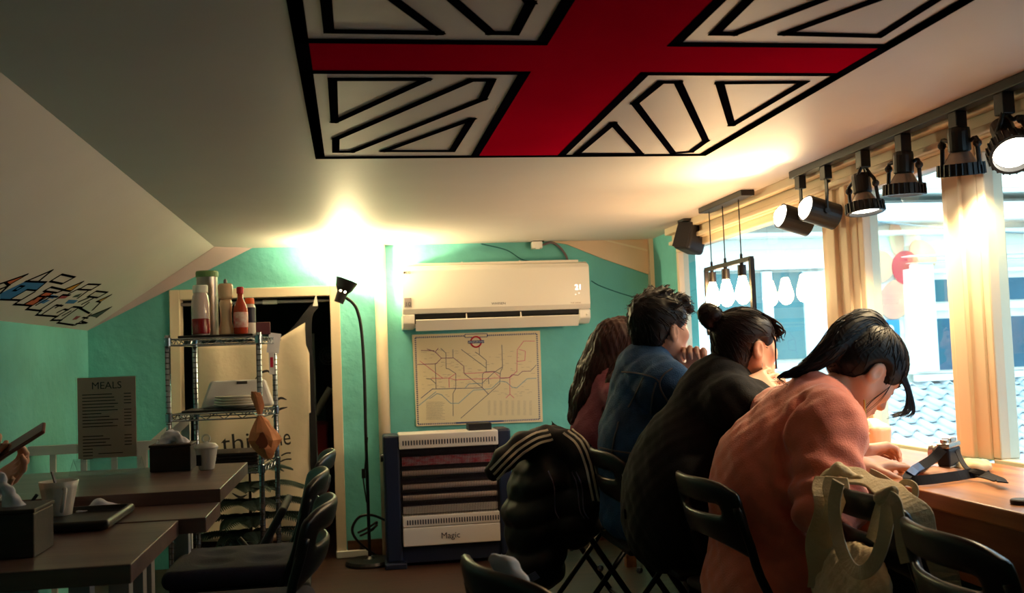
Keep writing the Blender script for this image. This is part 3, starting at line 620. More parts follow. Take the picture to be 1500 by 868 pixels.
lamp('floor_lamp_light', 'POINT', h0+axd*(L*0.70+0.026), 84, (1.0, 0.78, 0.40), 0.03, parent=fl_)
MB().tube(curve_pts([at_y(538.5, 640, LY-0.01), at_y(534, 690, LY-0.012), at_y(532, 700, LY-0.012), at_y(537, 735, LY-0.012)], 12), 0.004, 6).build('lamp_cord', M_bm, fl_); MB().span(at_y(530, 700, LY-0.012)-Vector((0, .008, 0)), at_y(535, 686, LY-0.012)).build('inline_switch', M_bm, fl_)
tag(MB().tube(curve_pts([at_y(566, 762, BACK-0.14), at_y(545, 754, BACK-0.2), at_y(526, 757, BACK-0.2), at_y(516, 775, BACK-0.2), at_y(525, 793, BACK-0.17), at_z(550, 812, 0.01), at_z(560, 815, 0.01)], 40), 0.007, 8).build('heater_cord', M_bm, smooth=True), 'black heater cord looping beside the lamp pole', 'cord')
tag(MB().tube(curve_pts([at_y(524, 780, BACK-0.15), at_y(540, 772, BACK-0.15), at_y(552, 764, BACK-0.15), at_y(546, 775, BACK-0.15), at_y(528, 784, BACK-0.15), at_y(540, 778, BACK-0.16), at_y(553, 768, BACK-0.16)], 40), 0.006, 8).build('coiled_cord', M_bm, smooth=True), 'tangled black cord bundle hanging by the wall', 'cord')
s0 = at_z(518, 815, 0); ps = thing('power_strip', 'white power strip lying at the foot of the wall', 'power strip', s0)
MB().box(s0+Vector((0, 0, 0.02)), (0.19, 0.05, 0.04), Matrix.Rotation(0.06, 3, 'Z')).build('strip', M_white, ps, bevel=0.006); MB().box(s0+Vector((0.05, 0, 0.046)), (0.03, 0.035, 0.03)).build('plug', M_black, ps); MB().box(s0+Vector((0.085, -0.01, 0.042)), (0.012, 0.012, 0.006)).build('red_light', mat('red_neon', (255, 60, 30), emit=(255, 40, 20), estr=3), ps)

# ================================================================== speaker, pendant, track
sp_c = at_y(1012, 349, 5.0); spk = thing('ceiling_speaker', 'small black loudspeaker hanging from the ceiling beside the window', 'speaker', (sp_c.x, sp_c.y, CEIL))
R = Euler((0.15, 0.28, 0.55)).to_matrix(); M_sp = mat('black_speaker', (24, 22, 26), 0.5)
MB().box(sp_c, (0.13, 0.11, 0.145), R).build('cabinet', M_sp, spk, bevel=0.02, bseg=3); MB().box(sp_c+R @ Vector((-0.066, 0, 0)), (0.006, 0.095, 0.13), R).build('grille', mat('speaker_cloth', (34, 30, 34), 0.9, bump=0.4, bscale=300), spk)
MB().tube([sp_c+R @ Vector((0, -0.062, 0)), sp_c+R @ Vector((0, -0.066, 0.05)), sp_c+Vector((0.01, -0.03, 0.105)), (sp_c.x+0.01, sp_c.y, CEIL-0.01)], 0.007, 8).build('bracket', M_sp, spk); MB().span((sp_c.x-0.05, sp_c.y-0.05, CEIL-0.012), (sp_c.x+0.07, sp_c.y+0.05, CEIL)).build('mount_plate', M_sp, spk)
PX = 1.66; M_pd = mat('pendant_black', (22, 16, 16), 0.45)
pA = at_x(1034, 395, PX); pB = at_x(1101, 378, PX); zt = (pA.z+pB.z)/2; ya, yb = pA.y, pB.y; zb = zt-0.30
pen = thing('bulb_pendant', 'black rectangular pendant frame with three lit bulbs by the window', 'pendant lamp', (PX, (ya+yb)/2, CEIL))
y0_, y1_ = at_x(1032, 313, PX).y, at_x(1096, 292, PX).y
MB().span((PX-0.03, y1_, CEIL-0.025), (PX+0.03, y0_, CEIL)).build('ceiling_plate', M_pd, pen, bevel=0.003)
for nm, A, B in (('frame_bar', (PX-0.009, yb, zt-0.009), (PX+0.009, ya, zt+0.009)), ('frame_bar', (PX-0.009, yb, zb-0.009), (PX+0.009, ya, zb+0.009)), ('frame_post', (PX-0.009, ya-0.012, zb), (PX+0.009, ya+0.006, zt)), ('frame_post', (PX-0.009, yb-0.006, zb), (PX+0.009, yb+0.016, zt))): MB().span(A, B).build(nm, M_pd, pen)
M_edison = mat('edison_glass_lit', (255, 230, 180), emit=(255, 206, 140), estr=140)
for bx in (1043, 1063, 1087):
    by = at_x(bx, 400, PX).y
    MB().cyl((PX, by, zt), (PX, by, CEIL-0.02), 0.0025, n=6).build('wire', M_pd, pen); MB().cyl((PX, by, zt+0.008), (PX, by, zt+0.03), 0.006, n=10).build('wire_grip', M_pd, pen)
    MB().cyl((PX, by, zt-0.065), (PX, by, zt-0.018), 0.0185, n=18).cyl((PX, by, zt-0.02), (PX, by, zt-0.005), 0.008, n=10).build('socket', M_pd, pen)
    MB().lathe([(0.013, 0), (0.016, -0.008), (0.022, -0.03), (0.031, -0.062), (0.0335, -0.08), (0.030, -0.1), (0.018, -0.117), (0.006, -0.123)][::-1], (PX, by, zt-0.064), 20).build('bulb', M_edison, pen, smooth=True)
TX = 1.68; M_tk = mat('track_black', (16, 17, 22), 0.4)
tag(MB().span((TX-0.02, 0.9, CEIL-0.028), (TX+0.02, 3.66, CEIL)).build('track_rail', M_tk, bevel=0.003), 'black ceiling track rail running along the windows', 'track rail')
M_face = mat('lit_lamp_face', (255, 255, 250), emit=(255, 246, 225), estr=9); M_glb = mat('lamp_glass_cone', (150, 140, 130), 0.15, metal=0.5)
def cyl_head(pxx, c, label):
    y = at_x(pxx, 262, TX).y; t = thing('cylinder_spotlight', label, 'spotlight', (TX, y, CEIL-0.028), group='track spotlights')
    MB().span((TX-0.014, y-0.02, CEIL-0.075), (TX+0.014, y+0.02, CEIL-0.028)).build('adaptor', M_tk, t, bevel=0.002)
    ax = Vector((-1, -0.05, 0.30)).normalized(); c = Vector(c); a = c-ax*0.06; b = c+ax*0.06
    MB().lathe([(0.03, 0), (0.048, 0.0), (0.048, 0.12), (0.044, 0.12), (0.044, 0.10)], a, 28, ax).build('housing', M_tk, t)
    MB().lathe([(0.043, 0.098), (0.043, 0.112), (0.036, 0.128), (0.02, 0.138), (0.004, 0.141)], a, 26, ax).build('lamp_face', M_face, t, smooth=True)
    top = Vector((TX, y, CEIL-0.07)); q = c+Vector((0, -0.05, 0)); MB().bar(top, Vector((TX, y, c.z+0.055)), 0.018, 0.005).bar(Vector((TX, y, c.z+0.06)), q+Vector((0, 0, 0.0)), 0.016, 0.005).build('arm', M_tk, t); MB().cyl(q+Vector((0, -0.008, 0)), q+Vector((0, 0.006, 0)), 0.01).build('pivot', M_tk, t)
    lamp('spot_light', 'SPOT', b+ax*0.03, 16, (1.0, 0.76, 0.38), 0.04, aim=b+ax, spot=2.6, blend=1.0, parent=t)
y1c = at_x(1163, 322, TX).y; y2c = at_x(1202, 310, TX).y
cyl_head(1172, at_x(1164, 322, TX), 'black cylinder spotlight at the far end of the track'); cyl_head(1210, at_x(1202, 311, TX), 'black cylinder spotlight between its twin and the ringed lamps')
def par_head(pxx, pyc, label, tilt=(0, 0, -1), power=26.0):
    y = at_x(pxx, 200, TX).y; t = thing('ringed_spotlight', label, 'spotlight', (TX, y, CEIL-0.028), group='track spotlights')
    MB().span((TX-0.017, y-0.02, CEIL-0.085), (TX+0.017, y+0.02, CEIL-0.028)).build('adaptor', M_tk, t, bevel=0.003)
    c = at_x(pxx+2, pyc, TX); ax = Vector(tilt).normalized(); s = ax.cross(Vector((1, 0, 0))).normalized(); s = Vector((0, 1, 0)) if s.length < .1 else s
    top = c-ax*0.055
    MB().lathe([(0.012, -0.015), (0.028, -0.010), (0.03, 0.0), (0.03, 0.052), (0.026, 0.056)], top, 20, ax).build('lamp_holder', M_tk, t)
    MB().lathe([(0.022, 0.05), (0.030, 0.062), (0.048, 0.095), (0.05, 0.1)], top, 24, ax).build('lamp_glass', M_glb, t, smooth=True)
    MB().lathe([(0.050, 0.088), (0.058, 0.088), (0.060, 0.122), (0.052, 0.122), (0.050, 0.106)], top, 30, ax).build('ring', M_tk, t)
    mb = MB(); x, yv, zv = frame(ax)
    for k in range(24):
        a = 2*math.pi*k/24; d = math.cos(a)*x+math.sin(a)*yv; mb.bar(top+ax*0.088+d*0.060, top+ax*0.12+d*0.062, 0.004, 0.004)
    mb.build('ring_rib', M_tk, t)
    MB().lathe([(0.050, 0.104), (0.046, 0.112), (0.01, 0.115)], top, 24, ax).build('lamp_face', M_face, t)
    for sg in (-1, 1):
        a0 = Vector((TX+sg*0.012, y+sg*0.010, CEIL-0.08)); side = (s*0.85+Vector((0.35, 0, 0))).normalized()
        MB().tube(curve_pts([a0, a0+side*sg*0.02+Vector((0, 0, -0.03)), top+ax*0.02+side*sg*0.052, top+ax*0.05+side*sg*0.055, top+ax*0.095+side*sg*0.058], 14), 0.006, 8).build('yoke_arm', M_tk, t); MB().ball(top+ax*0.035+side*sg*0.055, 0.012, 10).build('yoke_knob', M_tk, t)
    MB().tube(curve_pts([Vector((TX, y, CEIL-0.08)), top+Vector((0.02, 0.01, 0.02)), top+Vector((0.01, 0, -0.005))], 8), 0.003, 6).build('lead', M_tk, t)
    lamp('spot_light', 'SPOT', top+ax*0.13, power, (1.0, 0.74, 0.40), 0.04, aim=top+ax, spot=2.1, parent=t)
par_head(1262, 283, 'ringed black spotlight beside the cylinder spotlights', (0.02, -0.12, -1)); par_head(1322, 254, 'ringed black spotlight with pale ribbed reflector over the narrow pane', (0.0, 0.05, -1)); par_head(1404, 222, 'ringed black spotlight hanging in front of the plain window post', (0.08, 0.12, -1)); par_head(1474, 205, 'ringed black spotlight tilted to show its glowing face', (-0.25, -0.75, -0.8))

# ================================================================== folding chair
M_ch = mat('black_chair_plastic', (9, 10, 18), 0.36); M_tube = mat('black_chair_tube', (9, 10, 16), 0.4, metal=0.3)
def make_chair(label, seat_mat, group, folded=False):
    t = thing('folding_chair', label, 'chair', (0, 0, 0), group=group)
    nu, zs = 18, [0.565, 0.60, 0.635, 0.675, 0.70, 0.735, 0.768]; V = []; F = []
    for j, z in enumerate(zs):
        for i in range(nu+1):
            u = 2*i/nu-1; hw = 0.198 if j < 5 else (0.196 if j == 5 else 0.180)
            zz = z-(0.03*abs(u)**5 if j == 6 else 0)+(0.045*(1-u*u) if j == 0 else (0.02*(1-u*u) if j == 1 else 0))
            V.append((-0.145-0.42*(z-0.565)*0.55-0.055*(1-u*u), u*hw, zz))
    for j in range(len(zs)-1):
        for i in range(nu):
            if j == 3 and 3 <= i < nu-3: continue
            F.append((j*(nu+1)+i, j*(nu+1)+i+1, (j+1)*(nu+1)+i+1, (j+1)*(nu+1)+i))
    mesh_obj('backrest', V, F, M_ch, t, local=True, smooth=True, solid=0.02, sub=1)
    S = Field((-0.25, -0.25, 0.40), (0.25, 0.25, 0.50), 0.008)
    S.box((0.01, 0, 0.445), (0.20, 0.19, 0.014), None, 0.012, 0.01)
    so = S.build('seat', seat_mat); so.parent = t
    if folded: so.rotation_euler = (0, 1.05, 0); so.location = (-0.36, 0, 0.20)
    for sg in (-1, 1):
        y = sg*0.196
        MB().tube(curve_pts([(-0.188, y*0.95, 0.70), (-0.165, y, 0.62), (-0.10, y, 0.45), (0.19, y, 0.0)], 16), 0.0115, 10).build('front_leg', M_tube, t, local=True, smooth=True)
        MB().tube([(0.13, sg*0.17, 0.43), (-0.22, sg*0.17, 0.0)], 0.0105, 10).build('rear_leg', M_tube, t, local=True, smooth=True)
        MB().ball((-0.045, y*1.05, 0.30), 0.013, 8).build('rivet', mat('rivet_steel', (150, 150, 160), 0.3, metal=0.9), t, local=True)
    MB().tube([(0.11, -0.196, 0.125), (0.11, 0.196, 0.125)], 0.008, 8).build('crossbar', M_tube, t, local=True); MB().tube([(-0.15, -0.17, 0.09), (-0.15, 0.17, 0.09)], 0.008, 8).build('crossbar', M_tube, t, local=True)
    return t
M_seat = mat('black_seat_pad', (18, 18, 24), 0.7)
chair0 = make_chair('black folding chair with a tufted cushion in the middle of the wooden tables row', M_seat, 'folding chairs at the wooden tables')
chairF = make_chair('black folding chair folded up nearest the doorway', M_seat, 'folding chairs at the wooden tables', True)
LCH = [(-0.325, 3.95), (-0.335, 3.27), (-0.300, 2.60)]
chair0.location = (*LCH[1], 0); chair0.rotation_euler = (0, 0, math.pi+0.03)
chairF.location = (*LCH[0], 0); chairF.rotation_euler = (0, 0, math.pi)
copy_tree(chair0, None, (*LCH[2], 0), math.pi-0.04, 'black folding chair pulled up to the table with the black tray')
M_cush = mat('navy_cushion_cloth', (52, 48, 66), 0.9, var=0.15, scale=20, bump=0.2, bscale=200)
S = Field((-0.24, -0.24, -0.01), (0.24, 0.24, 0.09), 0.006); S.box((0, 0, 0.03), (0.205, 0.20, 0.028), None, 0.026, 0.01)
for i in (-1, 1):
    for jj in (-1, 1): S.ell((i*0.075, jj*0.075, 0.066), (0.035, 0.035, 0.014), None, 0.03, cut=True)
cu0 = S.build('seat_cushion', M_cush); tag(cu0, 'dark tufted seat cushion on the middle chair of the wooden tables row', 'cushion', 'tufted seat cushions')
cu0.location = (LCH[1][0]-0.02, LCH[1][1], 0.459)
for (x, y), l in zip(LCH[2:], ('dark tufted seat cushion on the chair by the black tray',)):
    c = copy_tree(cu0, None, (x-0.02, y, 0.459), 0, l)

# ================================================================== wooden tables
M_tab = wood('oak_table_top', (126, 98, 92), (90, 68, 66), 'x', 0.3, 2.2); M_leg = mat('white_table_leg', (176, 176, 182), 0.5)
def table(x0, x1, y0, y1, z, th, label):
    t = thing('wooden_table', label, 'table', ((x0+x1)/2, (y0+y1)/2, 0), group='long wooden tables')
    MB().span((x0, y0, z-th), (x1, y1, z)).build('table_top', M_tab, t, bevel=0.002)
    for x in (x0+0.05, x1-0.20):
        for y in (y0+0.05, y1-0.05): MB().span((x-0.022, y-0.022, 0), (x+0.022, y+0.022, z-th)).build('leg', M_leg, t)
    MB().span((x0+0.05, y0+0.04, z-th-0.05), (x1-0.20, y0+0.06, z-th)).build('apron', M_leg, t)
    return t
T1 = table(-1.06, -0.405, 1.95, 2.46, 0.75, 0.035, 'oak topped table carrying the dark tissue box and paper scrap')
T2 = table(-1.06, -0.345, 2.465, 2.725, 0.752, 0.035, 'narrow oak topped table carrying the white mug')
T3 = table(-1.06, -0.345, 2.73, 3.42, 0.785, 0.036, 'raised oak topped table carrying the menu stand')

# ------------------------------------------------------------------ things on the tables
M_paper = mat('white_tissue', (226, 226, 236), 0.8); M_cer = mat('white_ceramic', (226, 222, 214), 0.25)
YM = 3.33; ml, mr, mz0, mz1 = at_y(113, 690, YM).x, at_y(203, 690, YM).x, 0.785, at_y(155, 550, YM).z
mn = thing('menu_stand', 'printed meals menu in a clear stand on the raised table', 'menu', ((ml+mr)/2, YM, 0.785))
M_card = mat('menu_card', (226, 198, 172), 0.6)
zc = mz0+0.045; MB().span((ml+0.004, YM-0.001, zc), (mr-0.004, YM+0.001, mz1-0.004)).build('card', M_card, mn)
M_acr = glass_mat('clear_acrylic', (0.94, 0.97, 0.98)); MB().span((ml, YM-0.006, zc-0.01), (mr, YM-0.004, mz1)).build('acrylic_front', M_acr, mn); MB().prism([(ml-0.01, YM-0.06, mz0), (ml-0.01, YM-0.004, zc), (ml-0.01, YM+0.0, zc), (ml-0.01, YM+0.05, mz0), (ml-0.01, YM+0.045, mz0), (ml-0.01, YM-0.002, zc-0.005), (ml-0.01, YM-0.055, mz0)], (mr-ml+0.02, 0, 0)).build('acrylic_foot', M_acr, mn)
M_ink = mat('menu_ink', (40, 26, 26)); def_w = mr-ml
text_obj('MEALS', 0.031, ((ml+mr)/2, YM-0.0014, mz1-0.04), AX, AZ, M_ink, mn, align='CENTER')
mb = MB(); rnd = random.Random(5); zz = mz1-0.058
for k in range(21):
    if k in (11, 12): zz -= 0.0; continue_line = False
    else: continue_line = True
    z = mz1-0.058-k*0.0098
    if continue_line:
        w = rnd.uniform(0.3, 0.6)*def_w if k < 17 else 0.16*def_w
        mb.span((ml+0.1*def_w, YM-0.0015, z), (ml+0.1*def_w+w, YM-0.001, z+0.0028))
        if k < 17 and k != 4: mb.span((mr-0.22*def_w, YM-0.0015, z), (mr-0.1*def_w, YM-0.001, z+0.0028))
mb.span((ml+0.35*def_w, YM-0.0015, zc+0.012), (ml+0.75*def_w, YM-0.001, zc+0.0145))
tag(mb.build('menu_lines', M_ink, mn), kind='stuff')
M_bx = wood('dark_wood_box', (48, 30, 30), (26, 16, 18), 'x', 0.5, 4)
def tissue_box(x0, x1, y0, y1, z0, z1, label, h):
    t = thing('tissue_box', label, 'tissue box', ((x0+x1)/2, (y0+y1)/2, z0), group='dark wooden tissue boxes')
    MB().span((x0, y0, z0), (x1, y1, z1-0.008)).build('box', M_bx, t, bevel=0.003); MB().span((x0-0.002, y0-0.002, z1-0.008), (x1+0.002, y1+0.002, z1)).build('lid', M_bx, t, bevel=0.002)
    cx, cy = (x0+x1)/2, (y0+y1)/2; S = Field((cx-0.08, cy-0.06, z1-0.02), (cx+0.08, cy+0.06, z1+h+0.03), 0.004)
    S.path([(cx-0.03, cy, z1-0.005), (cx-0.01, cy+0.01, z1+h*0.7), (cx+0.012, cy, z1+h)], [0.02, 0.016, 0.006], 0.02); S.path([(cx+0.03, cy, z1-0.005), (cx+0.02, cy-0.01, z1+h*0.6)], [0.02, 0.008], 0.02)
    S.build('tissue', M_paper, t, disp=lambda V: 0.004*wob(V, 140, 1.0))
xa, xb = at_y(221, 690, 3.27).x, at_y(281, 690, 3.27).x
tissue_box(xa, xb, 3.25, 3.37, 0.785, at_y(250, 650, 3.27).z, 'dark wooden tissue box beside the white ring lidded jar', 0.028)
xa = at_y(50, 800, 2.08).x; tissue_box(xa-0.17, xa, 2.08, 2.21, 0.75, 0.842, 'dark wooden tissue box on the corner of the table with the tray', 0.06)
jx = at_y(303, 690, 3.25).x; jr = thing('sugar_jar', 'small white jar with a ring handled lid', 'jar', (jx, 3.25, 0.785))
MB().lathe([(0.020, 0), (0.023, 0.003), (0.033, 0.062), (0.034, 0.064), (0.03, 0.064)], (jx, 3.25, 0.785), 24).build('body', M_cer, jr, smooth=True); MB().lathe([(0.036, 0.064), (0.036, 0.069), (0.028, 0.078), (0.008, 0.082), (0.003, 0.086)], (jx, 3.25, 0.785), 24).build('lid', M_cer, jr, smooth=True)
MB().tube([(jx+0.0115*math.cos(a), 3.25, 0.785+0.094+0.0115*math.sin(a)) for a in [2*math.pi*k/18 for k in range(18)]], 0.0028, 8, closed=True).build('ring_handle', M_cer, jr, smooth=True); MB().span((jx-0.026, 3.25-0.0305, 0.80), (jx-0.012, 3.25-0.024, 0.832)).build('black_label', M_black, jr)
mx_ = at_y(86, 740, 2.60); cx, cy = mx_.x, 2.60; mug = thing('mug', 'tall white fluted mug with a spoon beside the black tray', 'mug', (cx, cy, 0.752))
V = []; F = []; N = 48; prof = [(0.026, 0), (0.029, 0.003), (0.033, 0.03), (0.041, 0.07), (0.0455, 0.088), (0.0435, 0.088), (0.039, 0.07), (0.03, 0.02), (0.0, 0.015)]
for r, h in prof:
    for k in range(N):
        a = 2*math.pi*k/N; q = r*(1+(0.025*math.cos(12*a) if 0.005 < h < 0.08 and r > 0.03 else 0)); V.append((cx+q*math.cos(a), cy+q*math.sin(a), 0.752+h))
for i in range(len(prof)-1):
    for k in range(N): F.append((i*N+k, i*N+(k+1) % N, (i+1)*N+(k+1) % N, (i+1)*N+k))
mesh_obj('cup', V, F, M_cer, mug, smooth=True)
MB().tube(curve_pts([(cx+0.022, cy-0.034, 0.752+0.072), (cx+0.03, cy-0.056, 0.752+0.07), (cx+0.026, cy-0.062, 0.752+0.04), (cx+0.016, cy-0.034, 0.752+0.02)], 16), 0.0048, 8).build('handle', M_cer, mug, smooth=True)
MB().cyl((cx, cy, 0.80), (cx, cy, 0.806), 0.034).build('coffee', mat('coffee_brown', (70, 36, 30), 0.3), mug)
tag(MB().bar((cx+0.006, cy, 0.79), (cx-0.016, cy+0.006, 0.862), 0.008, 0.003).build('spoon', mat('dark_spoon', (40, 34, 40), 0.35, metal=0.6), None), 'dark spoon standing in the fluted mug', 'spoon')
tx0, tx1 = -0.90, -0.535; M_tray = mat('black_tray', (13, 13, 20), 0.45)
S = Field((tx0-0.02, 2.33, 0.745), (tx1+0.02, 2.67, 0.785), 0.0035); S.box(((tx0+tx1)/2, 2.50, 0.763), ((tx1-tx0)/2, 0.14, 0.0105), None, 0.0095, 0.004); S.box(((tx0+tx1)/2, 2.50, 0.773), ((tx1-tx0)/2-0.014, 0.126, 0.013), None, 0.008, 0.004, cut=True)
tag(S.build('serving_tray', M_tray), 'black plastic serving tray lying across the table joint', 'tray')
nx = at_y(146, 730, 2.66).x; S = Field((nx-0.09, 2.58, 0.745), (nx+0.09, 2.74, 0.80), 0.003); S.box((nx, 2.66, 0.757), (0.055, 0.03, 0.005), Euler((0.0, 0.05, 0.3)).to_matrix(), 0.004, 0.006); S.path([(nx-0.03, 2.66, 0.758), (nx+0.0, 2.65, 0.775), (nx+0.045, 2.67, 0.760)], [0.006, 0.009, 0.005], 0.02)
tag(S.build('crumpled_napkin', M_paper, disp=lambda V: 0.0025*wob(V, 120, 2.0)), 'crumpled white paper napkin beside the mug', 'napkin')
q = at_z(62, 797, 0.752); tag(MB().prism([(q.x-0.02, q.y+0.03, 0.7515), (q.x-0.025, q.y-0.02, 0.7515), (q.x, q.y-0.032, 0.7525), (q.x+0.018, q.y, 0.7555)], (0, 0, 0.0012)).build('paper_scrap', M_paper), 'small scrap of white paper beside the dark tissue box', 'paper')
q = at_y(28, 740, 2.56); cp = thing('low_cup', 'low white cup in front of the person with the phone', 'cup', (q.x, 2.56, 0.752)); MB().lathe([(0.02, 0), (0.03, 0.006), (0.034, 0.035), (0.032, 0.035), (0.028, 0.01)], (q.x, 2.56, 0.752), 24).build('bowl', M_cer, cp, smooth=True); MB().cyl((q.x+0.005, 2.56, 0.77), (q.x+0.04, 2.56, 0.815), 0.004).build('straw', mat('dark_straw', (40, 44, 60)), cp)

# ================================================================== white banister by the left wall
bn = thing('banister', 'white painted banister rail behind the wooden tables', 'banister', (-1.2, 4.85, 0))
z_ = at_y(150, 655, 4.85).z; xr = at_y(232, 652, 4.85).x; M_bn = mat('banister_white', (190, 188, 190), 0.5)
MB().span((LEFT, 4.83, z_-0.02), (xr, 4.87, z_+0.02)).build('hand_rail', M_bn, bn); e2 = at_y(272, 612, 5.30); MB().bar((xr-0.01, 4.85, z_), (e2.x, 5.30, e2.z), 0.04, 0.05).build('sloping_rail', M_bn, bn)
MB().span((xr-0.09, 4.83, 0), (xr-0.05, 4.87, z_-0.02)).build('post', M_bn, bn)
MB().span((e2.x-0.02, 5.28, 0), (e2.x+0.02, 5.32, e2.z-0.01)).build('post', M_bn, bn)
for k in range(4): x = LEFT+0.1+k*0.13; MB().span((x-0.012, 4.84, 0), (x+0.012, 4.86, z_-0.02)).build('baluster', M_bn, bn)

# ================================================================== wire rack
M_cr = mat('chrome_wire', (150, 160, 175), 0.22, metal=0.95); M_cap = mat('black_cap', (20, 20, 24), 0.5)
PO = [Vector((-0.840, 4.90, 0)), Vector((-0.432, 4.90, 0)), Vector((-0.388, 5.26, 0)), Vector((-0.772, 5.26, 0))]
rack = thing('wire_rack', 'chrome wire shelving rack in front of the doorway', 'rack', (-0.61, 5.08, 0))
ZT = 1.235; LEV = [1.215, 0.868, 0.615, 0.16]
for p in PO:
    po = MB().cyl(p+Vector((0, 0, 0.0)), p+Vector((0, 0, ZT+0.012)), 0.0125, n=14).build('post', M_cr, rack, smooth=True)
    mb = MB()
    for k in range(46): mb.tube([p+Vector((0, 0, 0.05+k*0.0254)), p+Vector((0, 0, 0.053+k*0.0254))], 0.0131, 12)
    tag(mb.build('post_ring', M_cap, rack), kind='stuff')
    for z in LEV: MB().lathe([(0.014, -0.02), (0.0165, -0.018), (0.0175, 0.018), (0.014, 0.02)], p+Vector((0, 0, z)), 14).build('collar', M_cr if z < 1 else M_cr, rack)
for z in LEV:
    for i in range(4):
        a, b = PO[i], PO[(i+1) % 4]
        for dz in (0.012, -0.016): MB().cyl(a+Vector((0, 0, z+dz)), b+Vector((0, 0, z+dz)), 0.0035, n=8).build('shelf_rail', M_cr, rack)
        mb = MB(); n = 10
        for k in range(n):
            A = a.lerp(b, (k+0.0)/n)+Vector((0, 0, z+(0.012 if k % 2 else -0.016))); B = a.lerp(b, (k+1.0)/n)+Vector((0, 0, z+(-0.016 if k % 2 else 0.012))); mb.cyl(A, B, 0.002, n=5)
        mb.build('shelf_truss', M_cr, rack)
    mb = MB()
    for k in range(1, 18): mb.cyl(PO[0].lerp(PO[1], k/18)+Vector((0, 0, z+0.014)), PO[3].lerp(PO[2], k/18)+Vector((0, 0, z+0.014)), 0.0018, n=5)
    tag(mb.build('shelf_wire', M_cr, rack), kind='stuff')
ZS = 1.215+0.016
tag(MB().span((-0.80, 4.93, ZS), (-0.46, 5.2, ZS+0.012)).build('top_shelf_tray', M_tray, bevel=0.004), 'black tray under the bottles on the rack', 'tray'); ZS += 0.0125
def item_x(x, Y): return at_y(x, 480, Y).x
c = Vector((item_x(294.5, 4.99), 4.99, ZS)); t = thing('spice_jar', 'clear jar with white lid half full of red sauce', 'jar', c); M_clr = mat('jar_glass', (206, 186, 188), 0.15, spec=0.6)
MB().lathe([(0.036, 0), (0.041, 0.006), (0.042, 0.15), (0.036, 0.185), (0.031, 0.195), (0.031, 0.2)], c, 26).build('glass', M_clr, t, smooth=True); MB().lathe([(0.0425, 0.006), (0.0432, 0.01), (0.0432, 0.075), (0.0425, 0.078)], c, 26).build('red_sauce', mat('red_sauce', (128, 22, 34), 0.25), t, smooth=True); MB().lathe([(0.034, 0.2), (0.035, 0.203), (0.035, 0.232), (0.032, 0.236)], c, 26).build('lid', M_white, t)
c = Vector((item_x(305, 5.10), 5.10, ZS)); t = thing('steel_canister', 'tall steel canister with a green lid on the rack', 'canister', c)
MB().lathe([(0.048, 0), (0.05, 0.004), (0.05, 0.285), (0.051, 0.29)], c, 28).build('body', mat('brushed_steel', (170, 162, 158), 0.3, metal=0.9), t, smooth=True); MB().lathe([(0.053, 0.282), (0.054, 0.285), (0.054, 0.305), (0.05, 0.312)], c, 28).build('lid', mat('green_lid', (90, 130, 80), 0.5), t)
c = Vector((item_x(331.5, 4.99), 4.99, ZS)); t = thing('pepper_mill', 'pale wooden pepper mill between the canister and the hot sauce', 'pepper mill', c)
MB().lathe([(0.033, 0), (0.035, 0.006), (0.033, 0.03), (0.027, 0.06), (0.026, 0.1), (0.030, 0.14), (0.026, 0.165)], c, 24).build('body', mat('pale_wood', (214, 180, 146), 0.4), t, smooth=True); MB().lathe([(0.028, 0.167), (0.034, 0.18), (0.036, 0.23), (0.03, 0.24)], c, 24).build('head', MATS['pale_wood'], t, smooth=True); MB().lathe([(0.006, 0.24), (0.009, 0.246), (0.008, 0.258), (0.003, 0.264)], c, 14).build('knob', mat('steel_knob', (120, 116, 120), 0.3, metal=0.9), t)
c = Vector((item_x(353, 4.97), 4.97, ZS)); t = thing('hot_sauce_bottle', 'hot sauce bottle with a red cap on the rack', 'bottle', c)
MB().lathe([(0.03, 0), (0.033, 0.005), (0.033, 0.115), (0.028, 0.135), (0.014, 0.165), (0.012, 0.195)], c, 24).build('glass', mat('sauce_orange_glass', (176, 60, 34), 0.2), t, smooth=True); MB().lathe([(0.0335, 0.03), (0.034, 0.032), (0.034, 0.1), (0.0335, 0.102)], c, 24).build('label', mat('bottle_label', (230, 214, 206), 0.5, rgb2=(200, 40, 44), scale=30), t, smooth=True); MB().lathe([(0.016, 0.19), (0.017, 0.192), (0.017, 0.218), (0.014, 0.222)], c, 20).build('cap', mat('red_cap', (196, 28, 44), 0.4), t)
c = Vector((item_x(366.5, 5.06), 5.06, ZS)); t = thing('sauce_bottle', 'squat sauce bottle with orange cap and dark blue label', 'bottle', c)
MB().lathe([(0.025, 0), (0.027, 0.004), (0.027, 0.13), (0.02, 0.145)], c, 20).build('body', M_cer, t, smooth=True); MB().lathe([(0.0275, 0.055), (0.028, 0.058), (0.028, 0.125), (0.0275, 0.128)], c, 20).build('label', mat('navy_label', (24, 30, 60), 0.4), t, smooth=True); MB().lathe([(0.022, 0.145), (0.023, 0.147), (0.022, 0.17), (0.019, 0.173)], c, 20).build('cap', mat('orange_cap', (226, 96, 30), 0.4), t)
c = Vector((item_x(385, 5.18), 5.18, ZS)); tag(MB().box(c+Vector((0, 0, 0.03)), (0.07, 0.05, 0.06), Matrix.Rotation(0.15, 3, 'Z')).build('spice_box', mat('maroon_box', (96, 44, 56), 0.5), bevel=0.003), 'small maroon carton at the corner of the rack top', 'box')
